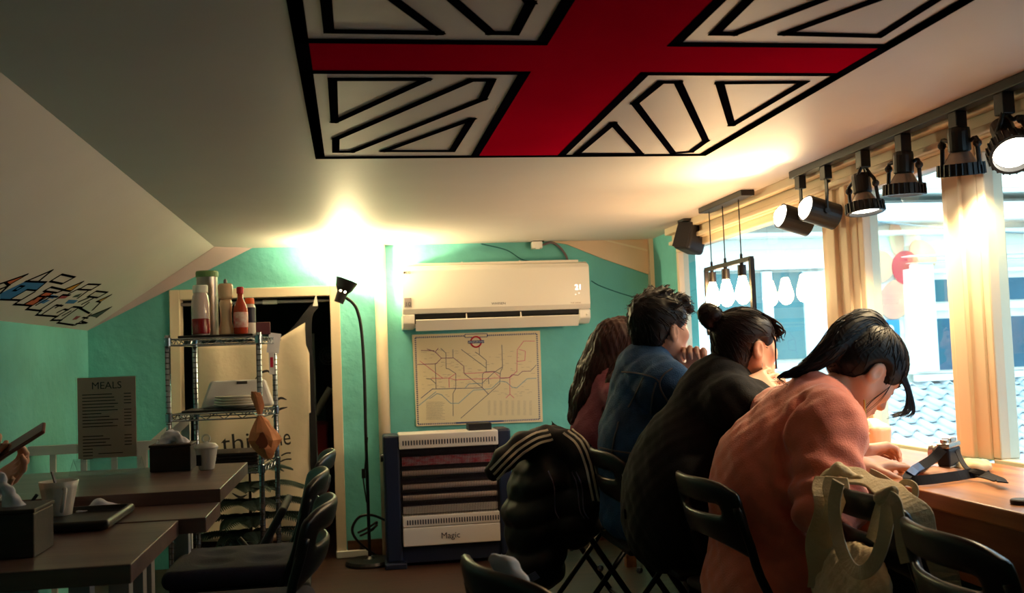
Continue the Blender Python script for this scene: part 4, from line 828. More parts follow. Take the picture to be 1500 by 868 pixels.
a_ = PO[2]+Vector((0.0, -0.02, 1.07)); bk = thing('hanging_booklet', 'folded white booklet clipped to the rear rack post', 'booklet', a_); MB().box(a_+Vector((0, 0, 0.13)), (0.06, 0.006, 0.10), Euler((0, 0.15, 0.3)).to_matrix()).build('page', M_paper, bk); MB().box(a_+Vector((-0.012, -0.008, 0.03)), (0.026, 0.003, 0.11)).build('tag_strip', M_paper, bk); MB().box(a_+Vector((-0.012, -0.0105, 0.035)), (0.014, 0.001, 0.05)).build('red_print', M_red, bk)
Z2 = 0.868+0.017
tag(MB().span((-0.79, 4.93, Z2), (-0.45, 5.22, Z2+0.010)).build('middle_shelf_tray', M_tray, bevel=0.003), 'black tray under the stacked plates', 'tray'); Z2 += 0.0105
pc = Vector((item_x(342, 5.03), 5.03, Z2))
plate = tag(MB().lathe([(0.05, 0), (0.055, 0.002), (0.095, 0.014), (0.1, 0.018), (0.098, 0.02), (0.06, 0.008), (0.0, 0.006)], (0, 0, 0), 36).build('plate', M_cer, smooth=True), 'lowest white plate of the stack on the rack shelf', 'plate', 'stacked white plates'); plate.location = pc
for k in range(1, 4): copy_tree(plate, None, pc+Vector((0.002*k, 0, 0.0125*k)), None, 'topmost white plate of the stack on the rack shelf' if k == 3 else 'white plate in the middle of the stack on the rack shelf')
xa, xb = item_x(296, 5.14), item_x(396, 5.14); zt_ = at_y(340, 557, 5.14).z
tb = thing('plastic_tub', 'white plastic tub leaning behind the plates', 'tub', ((xa+xb)/2, 5.14, Z2)); V = [(xa-0.01, 5.10, Z2), (xb+0.01, 5.10, Z2), (xb-0.035, 5.15, zt_), (xa+0.03, 5.15, zt_)]
MB().prism(V, (0, 0.08, 0.0)).build('tub_wall', mat('tub_white', (206, 204, 210), 0.4), tb, bevel=0.012); MB().box(((xa+xb)/2+0.02, 5.143, zt_-0.012), (0.05, 0.006, 0.014)).build('tub_label', M_logo, tb)
bx_ = thing('storage_basket', 'dark storage basket on the lower rack shelf', 'basket', (-0.55, 5.05, 0.63)); zz0 = 0.632
for z in range(4): MB().span((-0.70, 4.93, zz0+z*0.0155), (-0.45, 5.2, zz0+z*0.0155+0.013)).build('band', mat('dark_basket', (34, 22, 30), 0.6), bx_, bevel=0.003)
# paper bag tied to the rack
bc = at_y(388, 640, 4.86); pb = thing('paper_bag', 'brown paper bag tied to the front post of the rack', 'paper bag', bc); S = Field(bc-Vector((0.13, 0.1, 0.15)), bc+Vector((0.13, 0.08, 0.26)), 0.004)
def bp(x, y, dy=0.0): v = at_y(x, y, 4.86); return Vector((v.x, 4.86+dy, v.z))
rnd = random.Random(12); V = []; F = []; N = 12
for x, y, r in ((374, 574, 0.020), (376, 580, 0.022), (379, 594, 0.020), (381, 608, 0.008), (383, 618, 0.030), (386, 632, 0.052), (388, 644, 0.066), (389, 655, 0.054), (391, 664, 0.034), (393, 671, 0.014)):
    c0 = bp(x, y)
    for k in range(N): a = 2*math.pi*k/N; q = r*1.12*rnd.uniform(0.78, 1.18); V.append(c0+Vector((q*math.cos(a), 0.55*q*math.sin(a), rnd.uniform(-0.005, 0.005))))
for i in range(9):
    for k in range(N): F.append((i*N+k, i*N+(k+1) % N, (i+1)*N+(k+1) % N, (i+1)*N+k))
F += [list(range(N)), list(range(9*N, 10*N))[::-1]]
mesh_obj('bag', V, F, mat('brown_paper', (206, 140, 96), 0.6, rgb2=(168, 100, 66), scale=10), pb)
MB().prism([bp(386+10*math.cos(k*0.45+0.3)*rnd.uniform(0.6, 1.2), 645+13*math.sin(k*0.45+0.3)*rnd.uniform(0.7, 1.1), -0.043) for k in range(14)], (0, 0.012, 0)).build('clear_window', mat('bag_window', (104, 56, 40), 0.3), pb, label='dark see-through window'); MB().tube([bp(381, 607)+Vector((0.016*math.cos(a), 0.016*math.sin(a), 0)) for a in [k*0.524 for k in range(12)]], 0.003, 6, closed=True).build('string', M_white, pb)

# ================================================================== curtain banner in the doorway
YC = BACK-0.06; ban = thing('curtain_banner', 'cream cloth banner with black lettering hanging in the doorway', 'curtain', (-0.5, YC, 0.1))
rodp = at_y(300, 445, BACK+0.03); MB().cyl((DL, BACK+0.03, rodp.z), (DR, BACK+0.03, rodp.z), 0.009, n=12).build('tension_rod', mat('rod_grey', (150, 150, 156), 0.35), ban); MB().cyl((DL+0.45, BACK+0.03, rodp.z), (DL+0.53, BACK+0.03, rodp.z), 0.013, n=12).build('rod_sleeve', M_white, ban)
def rip(x, z): return 0.012*math.sin(x*26+1.2*math.sin(z*5))+0.008*math.sin(x*11+z*7)
V = []; F = []; nx_, nz_ = 44, 30
for j in range(nz_+1):
    for i in range(nx_+1):
        u, v = i/nx_, j/nz_; xpx = 288+u*(452-288+8*v); ytop = 503-6*u if u < 0.7 else 499-(u-0.7)/0.3*30; ypx = ytop+(792-ytop)*v
        p = at_y(xpx, ypx, YC); V.append((p.x, YC+rip(p.x, p.z)*(0.4+0.6*v), p.z))
for j in range(nz_):
    for i in range(nx_): F.append((j*(nx_+1)+i, j*(nx_+1)+i+1, (j+1)*(nx_+1)+i+1, (j+1)*(nx_+1)+i))
mesh_obj('cloth', V, F, mat('cream_cloth', (222, 206, 182), 0.9, var=0.08, scale=4, bump=0.2, bscale=30), ban, smooth=True, solid=0.002)
q = [at_y(x, y, YC-0.005) for x, y in ((452, 470), (456, 560), (459, 660), (463, 792))]; MB().ribbon(curve_pts([at_y(463, 446, YC), *q], 20), (0, -1, 0), 0.035, 0.004).build('black_hem', M_black, ban); MB().prism([at_y(x, y, YC) for x, y in ((408, 500), (452, 472), (462, 442), (455, 446), (430, 478))], (0, 0.003, 0)).build('black_corner', M_black, ban); MB().prism([at_y(x, y, YC-0.004) for x, y in ((458, 448), (466, 448), (463, 430))], (0, -0.004, 0)).build('corner_clip', M_white, ban)
tp = at_y(325, 662, YC-0.03); te = at_y(427, 650, YC-0.03); dv = (te-tp); M_prn = mat('banner_print', (24, 20, 24))
text_obj('this', 0.135, (tp.x, YC-0.03, tp.z), dv, (0, 0, 1), M_prn, ban, sx=1.12); tn = at_y(388, 655, YC-0.03); text_obj('one', 0.135, (tn.x, YC-0.03, tn.z), dv, (0, 0, 1), M_prn, ban, sx=0.70)
for x0, y0, x1, y1 in ((412, 667, 426, 663), (410, 676, 427, 672)): mb = MB(); mb.ribbon(curve_pts([at_y(x0, y0, YC-0.026), at_y((x0+x1)/2, (y0+y1)/2-1.5, YC-0.026), at_y(x1, y1, YC-0.026)], 8), (0, -1, 0), 0.008, 0.001); mb.build('small_script', M_prn, ban)
for pts in (((374, 555), (382, 546), (392, 543), (397, 548)), ((398, 592), (410, 583), (420, 585)), ((398, 612), (408, 600), (421, 596)), ((340, 722), (352, 728), (362, 724))): MB().ribbon(curve_pts([at_y(x, y, YC-0.028) for x, y in pts], 12), (0, -1, 0), [0.004+0.010*math.sin(math.pi*k/12) for k in range(13)], 0.001).build('brush_mark', M_prn, ban)
# dim store room beyond
fc = at_y(481, 521, 7.2); fan = thing('wall_fan', 'dim round fan grille in the dark store room', 'fan', fc)
for r in (0.02, 0.04, 0.06): MB().tube([fc+r*Vector((math.cos(a), 0, math.sin(a))) for a in [k*math.pi/12 for k in range(24)]], 0.004, 6, closed=True).build('grille_ring', mat('fan_steel', (150, 156, 162), 0.4, metal=0.6), fan)
for k in range(12): MB().cyl(fc, fc+0.062*Vector((math.cos(k*math.pi/6), 0, math.sin(k*math.pi/6))), 0.002, n=5).build('grille_spoke', MATS['fan_steel'], fan)
MB().span((fc.x-0.03, 7.2, 0), (fc.x+0.03, 7.26, fc.z)).build('stand', M_black, fan)
a, b = at_y(457.5, 562, 6.6), at_y(460.5, 488, 6.6); tag(MB().span((a.x, 6.6, 0), (b.x, 6.63, b.z)).build('pale_pole', mat('pale_metal', (190, 205, 214), 0.3)), 'pale narrow pole standing in the dark store room', 'pole')
tag(MB().cyl(at_y(462, 606, 6.8), at_y(484, 568, 6.8), 0.022, n=12).build('vacuum_tube', mat('tube_plastic', (206, 204, 200), 0.5)), 'slanted pale tube leaning in the dark store room', 'tube')
tag(MB().span((at_y(455, 690, 7.0).x, 6.9, 0), (at_y(482, 690, 7.0).x, 7.3, at_y(470, 620, 7.0).z)).build('red_crate', mat('crate_red', (150, 34, 44), 0.6), bevel=0.01), 'dark red crate in the store room', 'crate')

# ================================================================== indoor pine behind the rack
pp = at_y(368, 790, 5.52); pine = thing('potted_pine', 'dark green potted indoor pine behind the rack', 'plant', (pp.x, 5.52, 0)); M_pine = mat('pine_green', (22, 46, 36), 0.8, var=0.4, scale=30)
MB().lathe([(0.08, 0), (0.085, 0.01), (0.11, 0.18), (0.115, 0.2), (0.105, 0.2), (0.1, 0.17)], (pp.x, 5.52, 0), 26).build('pot', mat('dark_pot', (40, 36, 40), 0.6), pine); MB().cyl((pp.x, 5.52, 0.17), (pp.x, 5.52, 0.70), 0.010, 0.004, 8).build('trunk', mat('pine_bark', (60, 44, 34), 0.9), pine)
rnd = random.Random(8)
for ti, (z, L) in enumerate(((0.22, 0.36), (0.30, 0.37), (0.38, 0.32), (0.47, 0.27), (0.56, 0.20), (0.64, 0.12))):
    for k in range(10):
        a = k*2*math.pi/10+ti*0.5+rnd.uniform(-0.15, 0.15); d = Vector((math.cos(a), math.sin(a)*0.55, 0)); mb = MB(); L2 = L*rnd.uniform(0.8, 1.0)
        if d.y > 0.25: L2 *= 0.75
        pts = [Vector((pp.x, 5.52, z))+d*L2*s+Vector((0, 0, 0.10*L2*math.sin(s*2.6)-0.10*L2*s*s)) for s in (0, .25, .5, .75, 1)]; pts = curve_pts(pts, 26); mb.tube(pts, 0.003, 5); side = Vector((-d.y, d.x, 0)).normalized()
        for i in range(2, 27):
            wl = 0.06*math.sin(math.pi*min(1, (i+3)/31))+0.010
            for sg in (-1, 1):
                tip = pts[i]+side*sg*wl+d*0.03+Vector((0, 0, -0.012)); mb.tube([pts[i], (pts[i]+tip)/2+Vector((0, 0, 0.004)), tip], [0.0025, 0.0048, 0.002], 4)
        mb.build('branch', M_pine, pine)

# ================================================================== window counter
M_ct = wood('orange_pine_counter', (196, 128, 74), (150, 88, 50), 'y', 0.3, 2.4); M_ap = wood('brown_pine_panel', (150, 98, 56), (104, 62, 36), 'y', 0.5, 2.6)
cn = thing('window_counter', 'long orange pine counter running below the windows', 'counter', ((CTX+GLX)/2, 3.0, 0))
MB().span((CTX, 0.9, CT-0.038), (GLX-0.061, 5.2, CT)).build('counter_top', M_ct, cn, bevel=0.004)
for k in range(9): MB().span((CTX+0.03, 0.92+k*0.475, 0.56), (CTX+0.048, 0.92+k*0.475+0.472, CT-0.038)).build('apron_panel', M_ap, cn, bevel=0.003)
for k in range(5): MB().span((CTX+0.05, 0.95+k*1.04, 0), (CTX+0.10, 1.0+k*1.04, 0.56)).build('leg', M_ap, cn)
def ctz(x, y): return at_z(x, y, CT)

# ------------------------------------------------------------------ chairs at the counter
CH = [((0.915, 3.95), 0.05, 'black folding chair buried under the black padded jacket'), ((1.05, 3.45), 0.0, 'black folding chair of the person in the denim jacket'), ((1.09, 3.05), 0.0, 'black folding chair of the person in the black coat'), ((1.105, 2.64), 0.05, 'black folding chair of the person in the salmon coat'), ((1.345, 2.21), -0.06, 'black folding chair with the beige tote bag tied to its back'), ((0.425, 1.71), 0.27, 'black folding chair standing alone in the aisle with a white cloth')]
for p, rz, l in CH: copy_tree(chair0, None, (*p, 0), rz, l)['group'] = 'folding chairs at the window counter'
cb = make_chair('black folding chair with a blue seat beside the tote bag chair', mat('blue_seat_cloth', (40, 110, 190), 0.8, var=0.2, scale=40), 'folding chairs at the window counter'); cb.location = (1.24, 1.70, 0); cb.rotation_euler = (0, 0, -0.10)

# ------------------------------------------------------------------ things on the counter
c = ctz(1286, 670); mg = thing('cream_mug', 'cream fluted mug topped with whipped cream on the counter', 'mug', c); V = []; F = []; N = 48; M_cm = mat('cream_ceramic', (240, 222, 186), 0.25)
prof = [(0.030, 0), (0.033, 0.003), (0.038, 0.03), (0.042, 0.08), (0.044, 0.092), (0.041, 0.092), (0.03, 0.02), (0, 0.015)]
for r, h in prof:
    for k in range(N):
        a = 2*math.pi*k/N; q = r*(1+(0.02*math.cos(14*a) if 0.005 < h < 0.085 and r > 0.032 else 0)); V.append((c.x+q*math.cos(a), c.y+q*math.sin(a), CT+h))
for i in range(len(prof)-1):
    for k in range(N): F.append((i*N+k, i*N+(k+1) % N, (i+1)*N+(k+1) % N, (i+1)*N+k))
mesh_obj('cup', V, F, M_cm, mg, smooth=True); MB().tube(curve_pts([c+Vector((-0.034, -0.02, 0.075)), c+Vector((-0.062, -0.03, 0.07)), c+Vector((-0.064, -0.03, 0.035)), c+Vector((-0.032, -0.02, 0.022))], 16), 0.005, 8).build('handle', M_cm, mg, smooth=True)
S = Field(c+Vector((-0.06, -0.06, 0.06)), c+Vector((0.06, 0.06, 0.14)), 0.004); S.ell(c+Vector((0, 0, 0.09)), (0.039, 0.039, 0.016)); S.ell(c+Vector((-0.01, 0.005, 0.105)), (0.018, 0.018, 0.012)); S.build('whipped_cream', mat('whipped_cream', (252, 246, 232), 0.6), mg, disp=lambda V: 0.002*wob(V, 150))
# camera
c = ctz(1392, 693); R = Matrix.Rotation(0.75, 3, 'Z'); cm = thing('film_camera', 'silver and black film camera lying on a brown pouch', 'camera', c); M_sil = mat('silver_metal', (206, 200, 192), 0.25, metal=0.8); M_lth = mat('black_leather', (18, 16, 22), 0.6)
up = Vector((0, 0, 0.018))
def cl(x, y, z): return c+up+R @ Vector((x, y, z))
MB().box(cl(0, 0, 0.027), (0.105, 0.032, 0.046), R).build('body', M_lth, cm, bevel=0.006); MB().box(cl(0, 0, 0.056), (0.105, 0.033, 0.014), R).build('top_plate', M_sil, cm, bevel=0.004); MB().box(cl(0, 0, 0.0025), (0.105, 0.033, 0.006), R).build('base_plate', M_sil, cm, bevel=0.002); MB().box(cl(0.0, 0, 0.068), (0.036, 0.026, 0.014), R).build('viewfinder', M_sil, cm, bevel=0.004)
fw = R @ Vector((0.2, -1, 0)); MB().lathe([(0.027, 0), (0.028, 0.004), (0.026, 0.02), (0.027, 0.024), (0.025, 0.036), (0.02, 0.036), (0.017, 0.028)], cl(0.02, 0.016, 0.03), 26, R @ Vector((0, 1, 0))).build('lens', M_sil, cm, smooth=False)
for x in (-0.036, 0.036): MB().lathe([(0.010, 0), (0.0105, 0.002), (0.0105, 0.008), (0.009, 0.009)], cl(x, 0, 0.063), 16).build('dial', M_sil, cm)
pch = ctz(1378, 697); S = Field(pch+Vector((-0.14, -0.12, -0.005)), pch+Vector((0.14, 0.14, 0.04)), 0.004); S.ell(pch+Vector((0, 0.0, 0.0085)), (0.085, 0.055, 0.0105), Matrix.Rotation(0.6, 3, 'Z')); S.ell(pch+Vector((-0.04, -0.02, 0.012)), (0.04, 0.025, 0.014), Matrix.Rotation(0.3, 3, 'Z'), 0.02); S.half((0, 0, CT+0.0005), (0, 0, -1), 0.002)
tag(S.build('leather_pouch', mat('tan_leather', (178, 116, 78), 0.6, var=0.25, scale=30), disp=lambda V: 0.002*wob(V, 110, 0.4)*(V[:, 2] > CT+0.004)), 'crumpled tan pouch under the film camera', 'pouch')
p2 = ctz(1424, 691); S = Field(p2+Vector((-0.09, -0.09, -0.005)), p2+Vector((0.09, 0.09, 0.06)), 0.004); S.ell(p2+Vector((0, 0, 0.014)), (0.06, 0.045, 0.02), Matrix.Rotation(0.5, 3, 'Z')); S.half((0, 0, CT+0.0005), (0, 0, -1), 0.002)
tag(S.build('folded_cloth', mat('pale_tan_cloth', (226, 190, 140), 0.8), disp=lambda V: 0.004*wob(V, 80, 2.4)*(V[:, 2] > CT+0.004)), 'pale tan folded cloth beside the camera lens', 'cloth')
M_strap = mat('dark_strap_leather', (22, 16, 20), 0.8, spec=0.2)
def cz(x, y, h): v = at_z(x, y, CT+h); return v
pts = [cl(-0.055, 0, 0.05), cz(1366, 672, 0.045), cz(1345, 685, 0.03), cz(1331, 697, 0.018), cz(1334, 703, 0.014), cz(1360, 702, 0.014), cz(1400, 697, 0.016), cz(1430, 693, 0.018), cz(1462, 702, 0.016), cz(1469, 706, 0.016)]
nn = [Vector((-0.4, -1, 0.55))]*len(curve_pts(pts, 60)); MB().ribbon(curve_pts(pts, 60), nn, 0.024, 0.003).build('neck_strap', M_strap, cm)
MB().ribbon(curve_pts([cl(0.055, 0.0, 0.05), cz(1415, 684, 0.03), cz(1440, 693, 0.02), cz(1450, 692, 0.02)], 20), Vector((-0.3, -1, 0.6)), 0.012, 0.003).build('strap_end', M_strap, cm); MB().ribbon([cz(1333, 694, 0.022), cz(1340, 687, 0.03), cz(1349, 682, 0.036)], Vector((-0.4, -1, 0.55)), 0.021, 0.006).build('strap_pad', mat('blue_strap_pad', (26, 56, 110), 0.4), cm)
q = ctz(1496, 738); tag(MB().lathe([(0.02, 0), (0.021, 0.002), (0.021, 0.009), (0.018, 0.011)], q, 24).build('lens_cap', M_lth), 'small dark round lens cap near the edge of the counter', 'lens cap')

# ================================================================== tote bag tied to the chair
M_tote = mat('beige_canvas', (216, 194, 156), 0.9, var=0.18, scale=14, bump=0.25, bscale=120)
TBX = 1.085; tote = thing('tote_bag', 'beige canvas tote bag knotted over a chair back', 'bag', (1.12, 2.2, 0.40))
def tb_(x, y, X=TBX): return at_x(x, y, X)
S = Field((0.95, 1.80, 0.35), (1.40, 2.62, 0.86), 0.005)
S.path([tb_(1205, 700, 1.09), tb_(1228, 690, 1.12), tb_(1262, 702, 1.15)], [0.010, 0.016, 0.008], 0.02); S.ell((1.075, 2.17, 0.535), (0.03, 0.17, 0.12), Euler((0, 0.30, 0)).to_matrix(), 0.03)
S.build('bag_body', M_tote, tote, disp=lambda V: 0.004*wob(V, 55, 0.9)+0.002*wob(V, 140, 2.0))
cp_ = curve_pts([tb_(1203, 704, 1.09), tb_(1226, 690, 1.12), tb_(1262, 701, 1.15), tb_(1300, 716, 1.16), tb_(1335, 738, 1.17), tb_(1364, 790, 1.20), tb_(1392, 868, 1.24)], 40); MB().ribbon(cp_, [Vector((-0.35, -0.15, 0.9+0.1*math.sin(k))) for k in range(41)], [0.05+0.012*math.sin(k*0.7) for k in range(41)], 0.008).build('folded_flap', M_tote, tote, bevel=0.003)
for X_, dx, w_ in ((1.065, 0, 0.06), (1.075, 12, 0.05)):
    cp_ = curve_pts([tb_(1213+dx, 698, 1.09), tb_(1210+dx, 740, X_), tb_(1202+dx*0.4, 800, X_), tb_(1200+dx*0.2, 862, X_)], 24); MB().ribbon(cp_, [Vector((-0.5, -0.8, 0.1*math.sin(k*0.8))) for k in range(25)], [w_+0.01*math.sin(k*0.5) for k in range(25)], 0.006).build('side_gusset', M_tote, tote, bevel=0.002)
for i, (pts, w) in enumerate(((((1228, 705), (1222, 740), (1228, 790), (1243, 826), (1262, 838), (1282, 822), (1295, 785), (1300, 750), (1303, 728)), 0.030), (((1300, 725), (1312, 735), (1318, 770), (1322, 800), (1328, 824)), 0.024), (((1300, 722), (1292, 735), (1284, 760), (1276, 790)), 0.022), (((1275, 690), (1290, 697), (1318, 715), (1338, 728), (1340, 712), (1326, 706), (1312, 716)), 0.014))):
    cp_ = curve_pts([tb_(x, y, 1.05 if i < 3 else 1.2) for x, y in pts], 40); MB().ribbon(cp_, Vector((-0.8, -0.6, 0.15)), w, 0.005).build('strap', M_tote, tote, smooth=False, bevel=0.001)
S = Field(tb_(1300, 730, 1.06)-Vector((0.06, 0.06, 0.06)), tb_(1300, 730, 1.06)+Vector((0.06, 0.06, 0.06)), 0.004); k0 = tb_(1301, 728, 1.06); S.ell(k0, (0.018, 0.026, 0.022)); S.path([k0+Vector((0, -0.02, 0.015)), k0+Vector((-0.015, 0, 0.0)), k0+Vector((0, 0.02, -0.015))], [0.012, 0.014, 0.012], 0.006); S.build('knot', M_tote, tote)
# white cloth on the aisle chair
ct = at_y(742, 830, 1.84); S = Field((0.15, 1.66, 0.44), (0.50, 1.96, 0.82), 0.005); S.path([at_y(724, 817, 1.84), ct, at_y(758, 856, 1.83), (0.33, 1.81, 0.60), (0.38, 1.78, 0.485)], [0.010, 0.015, 0.016, 0.022, 0.022], 0.02)
tag(S.build('white_cloth', M_paper, disp=lambda V: 0.004*wob(V, 90, 0.3)), 'white cloth bundle standing on the aisle chair seat', 'cloth')

# ================================================================== padded jacket on the far chair
M_jk = mat('black_puffer_nylon', (12, 13, 22), 0.6, var=0.2, scale=12); M_st = mat('white_jacket_stripe', (236, 226, 206), 0.6)
jk = thing('padded_jacket', 'black padded jacket with white sleeve stripes draped over a chair', 'jacket', (0.70, 3.85, 0.2))
def jp(x, y, Y=3.8): return at_y(x, y, Y)
S = Field((0.40, 3.45, 0.12), (1.08, 4.25, 0.92), 0.007)
S.ell(jp(805, 655, 3.9), (0.12, 0.20, 0.09), None, 0.03); S.ell(jp(795, 700, 3.85), (0.12, 0.19, 0.13), None, 0.05); S.ell(jp(785, 755, 3.85), (0.125, 0.17, 0.13), None, 0.05); S.ell(jp(785, 815, 3.85), (0.11, 0.16, 0.12), None, 0.05)
S.path([jp(800, 642, 3.75), jp(765, 652, 3.72), jp(738, 672, 3.70), jp(723, 690, 3.70)], [0.055, 0.05, 0.042, 0.036], 0.03)
S.path([jp(830, 645, 3.72), jp(850, 665, 3.68), jp(862, 700, 3.66), jp(872, 735, 3.66)], [0.05, 0.05, 0.046, 0.04], 0.03); S.ell(jp(845, 745, 3.75), (0.09, 0.10, 0.14), None, 0.05)
S.path([jp(808, 616, 4.0), jp(815, 628, 4.0), jp(826, 636, 3.98)], [0.008, 0.014, 0.02], 0.02)
def quilt(V):
    zq = (V[:, 2]-0.2)/0.095+0.25*np.sin(V[:, 0]*14); return 0.014*np.abs(np.sin(np.pi*zq))*np.clip((0.70-V[:, 2])*12, 0, 1)-0.006+0.004*wob(V, 40, 1.1)
S.build('shell', M_jk, jk, disp=quilt)
for grp, offs in ((((802, 631), (780, 637), (757, 651), (738, 668), (719, 688)), ((0, 0), (4, 6), (8, 12))), (((832, 632), (852, 650), (864, 680), (870, 706), (876, 734)), ((0, 0), (5, -2), (-6, 3)))):
    for ox, oy in offs:
        P_, N_ = S.trace([(x+ox, y+oy) for x, y in grp], 26, 0.006); MB().ribbon(P_, N_, 0.0085, 0.003).build('stripe', M_st, jk)
for x0 in (803, 840, 846):
    P_, N_ = S.trace([(x0, 690), (x0+8, 712), (x0+10, 745), (x0+16, 758)], 14, 0.006); MB().ribbon(P_, N_, 0.004, 0.003).build('lining_piping', mat('lilac_piping', (120, 110, 140), 0.6), jk)
P_, N_ = S.trace([(758, 846), (772, 846), (788, 838)], 10, 0.014); MB().ribbon(P_, N_, 0.03, 0.003).build('hem_patch', mat('pale_hem', (120, 130, 170), 0.6), jk)

# ================================================================== people
M_skin = mat('skin', (224, 172, 144), 0.5, var=0.06, scale=20); M_eye = mat('eye_dark', (24, 18, 18), 0.2); M_lip = mat('lips', (190, 90, 90), 0.4)
def rotm(yaw=0.0, pitch=0.0, roll=0.0):       # columns forward, left, up; pitch > 0 looks down, yaw > 0 turns away from the camera
    return Matrix.Rotation(yaw, 3, 'Z') @ Matrix.Rotation(pitch, 3, 'Y') @ Matrix.Rotation(roll, 3, 'X')
def head(S, c, R, sc=1.0):
    def L(x, y, z): return Vector(c)+R @ (Vector((x, y, z))*sc)
    def e(p, r, k=0.02, cut=False): S.ell(L(*p), tuple(v*sc for v in r), R, k, cut)
    e((-0.012, 0, 0.035), (0.096, 0.076, 0.088)); e((0.032, 0, -0.03), (0.058, 0.062, 0.078), 0.04); S.cap(L(0.045, 0, -0.075), L(0.075, 0, -0.098), 0.034*sc, 0.02*sc, 0.03)
    for s in (-1, 1):
        S.cap(L(-0.005, s*0.058, -0.045), L(0.06, s*0.022, -0.095), 0.018*sc, 0.018*sc, 0.03); e((0.06, s*0.042, -0.02), (0.024, 0.022, 0.022), 0.025)
        S.cap(L(0.086, s*0.012, 0.03), L(0.072, s*0.05, 0.028), 0.009*sc, 0.008*sc, 0.012); e((0.098, s*0.032, 0.006), (0.012, 0.017, 0.011), 0.012, True); e((0.078, s*0.032, 0.006), (0.013, 0.014, 0.012), 0.006)
        e((-0.008, s*0.079, -0.008), (0.02, 0.009, 0.033), 0.006); e((-0.003, s*0.088, -0.006), (0.010, 0.008, 0.02), 0.004, True); e((0.098, s*0.010, -0.036), (0.010, 0.009, 0.008), 0.006)
    S.cap(L(0.088, 0, 0.015), L(0.107, 0, -0.030), 0.008*sc, 0.012*sc, 0.012)
    S.cap(L(0.088, -0.016, -0.060), L(0.088, 0.016, -0.060), 0.009*sc, 0.009*sc, 0.010); S.cap(L(0.086, -0.014, -0.073), L(0.086, 0.014, -0.073), 0.009*sc, 0.009*sc, 0.010)
    return L
def hand(S, wrist, d, n, side, curl=(0.35, 0.5, 0.4), sc=1.0, spread=0.10, thumb=0.5):
    w = Vector(wrist); d = Vector(d).normalized(); n = Vector(n); n = (n-d*n.dot(d)).normalized(); t = d.cross(n)*side
    R = Matrix((d, t, n)).transposed(); S.box(w+d*0.044*sc, (0.046*sc, 0.039*sc, 0.0135*sc), R, 0.0125*sc, 0.012); S.cap(w-d*0.03, w+d*0.02, 0.024*sc, 0.022*sc, 0.015)
    for i, ln in enumerate((0.074, 0.083, 0.077, 0.060)):
        p = w+d*(0.086-0.003*abs(i-1))*sc+t*(0.030-0.0205*i)*sc; a = 0.0; sp = spread*(1.2-0.9*i)
        for k, f in enumerate((0.48, 0.29, 0.23)):
            a += curl[k]*(1+0.08*i); v = (d*math.cos(a)-n*math.sin(a)+t*sp*(0.5 if k == 0 else 0.35)).normalized(); q = p+v*ln*f*sc; r = (0.0092, 0.0083, 0.0074)[k]*sc; S.cap(p, q, r, r*0.93, 0.005); p = q
    p = w+d*0.026*sc+t*0.032*sc; v = (d*0.65+t*0.75-n*thumb*0.6).normalized(); q = p+v*0.036*sc; S.cap(p-v*0.012, q, 0.0125*sc, 0.0105*sc, 0.01); v2 = (d*0.95+t*0.25-n*thumb).normalized(); q2 = q+v2*0.030*sc; S.cap(q, q2, 0.0102*sc, 0.009*sc, 0.005); S.cap(q2, q2+(v2-n*0.2)*0.022*sc, 0.009*sc, 0.0075*sc, 0.005)
def bounds(pts, pad):
    a = np.array([tuple(p) for p in pts]); return a.min(0)-pad, a.max(0)+pad
def ring(S, c, axis, r, tube, k=0.02, sq=1.0, n=14):
    x, y, z = frame(axis); pts = [Vector(c)+r*(math.cos(a)*x+sq*math.sin(a)*y) for a in [2*math.pi*i/n for i in range(n+1)]]; S.path(pts, [tube]*(n+1), k)
def make_body(t, J, sc=1.0, vx=0.005):
    """one continuous figure: head, neck, trunk, arms with hands, legs with feet"""
    lo, hi = bounds([v for v in J['pts']], 0.16); S = Field(lo, hi, vx)
    S.ell(J['pel'], (0.11, 0.14, 0.10), None, 0.05); S.path([J['pel'], J['waist'], J['chest'], J['neck']], [0.10, 0.085, 0.085, 0.05], 0.05)
    S.cap(J['neck'], Vector(J['headc'])+J['headR'] @ Vector((-0.018, 0, -0.055)), 0.054*sc, 0.049*sc, 0.03)
    L = head(S, J['headc'], J['headR'], sc)
    for s in ('n', 'f'):
        sh, el, wr = J['sh'+s], J['el'+s], J['wr'+s]; S.cap(J['neck'], sh, 0.035, 0.04, 0.02); S.path([sh, el], [0.046, 0.038], 0.03); S.path([el, wr], [0.037, 0.024], 0.02)
        h = J['hand'+s]; hand(S, wr, h['d'], h['n'], h['side'], h.get('curl', (0.35, 0.5, 0.4)), h.get('sc', 0.95), h.get('spread', 0.1), h.get('thumb', 0.5))
        hp = Vector(J['pel'])+Vector((0.02, (-0.09 if s == 'n' else 0.09), -0.02)); S.path([hp, J['kn'+s]], [0.075, 0.05], 0.03); S.path([J['kn'+s], J['an'+s]], [0.05, 0.034], 0.02); a = Vector(J['an'+s]); S.cap(a+Vector((-0.03, 0, -0.045)), a+Vector((0.14, 0, -0.055)), 0.032, 0.024, 0.03)
    o = S.build('body', M_skin, t); return S, L
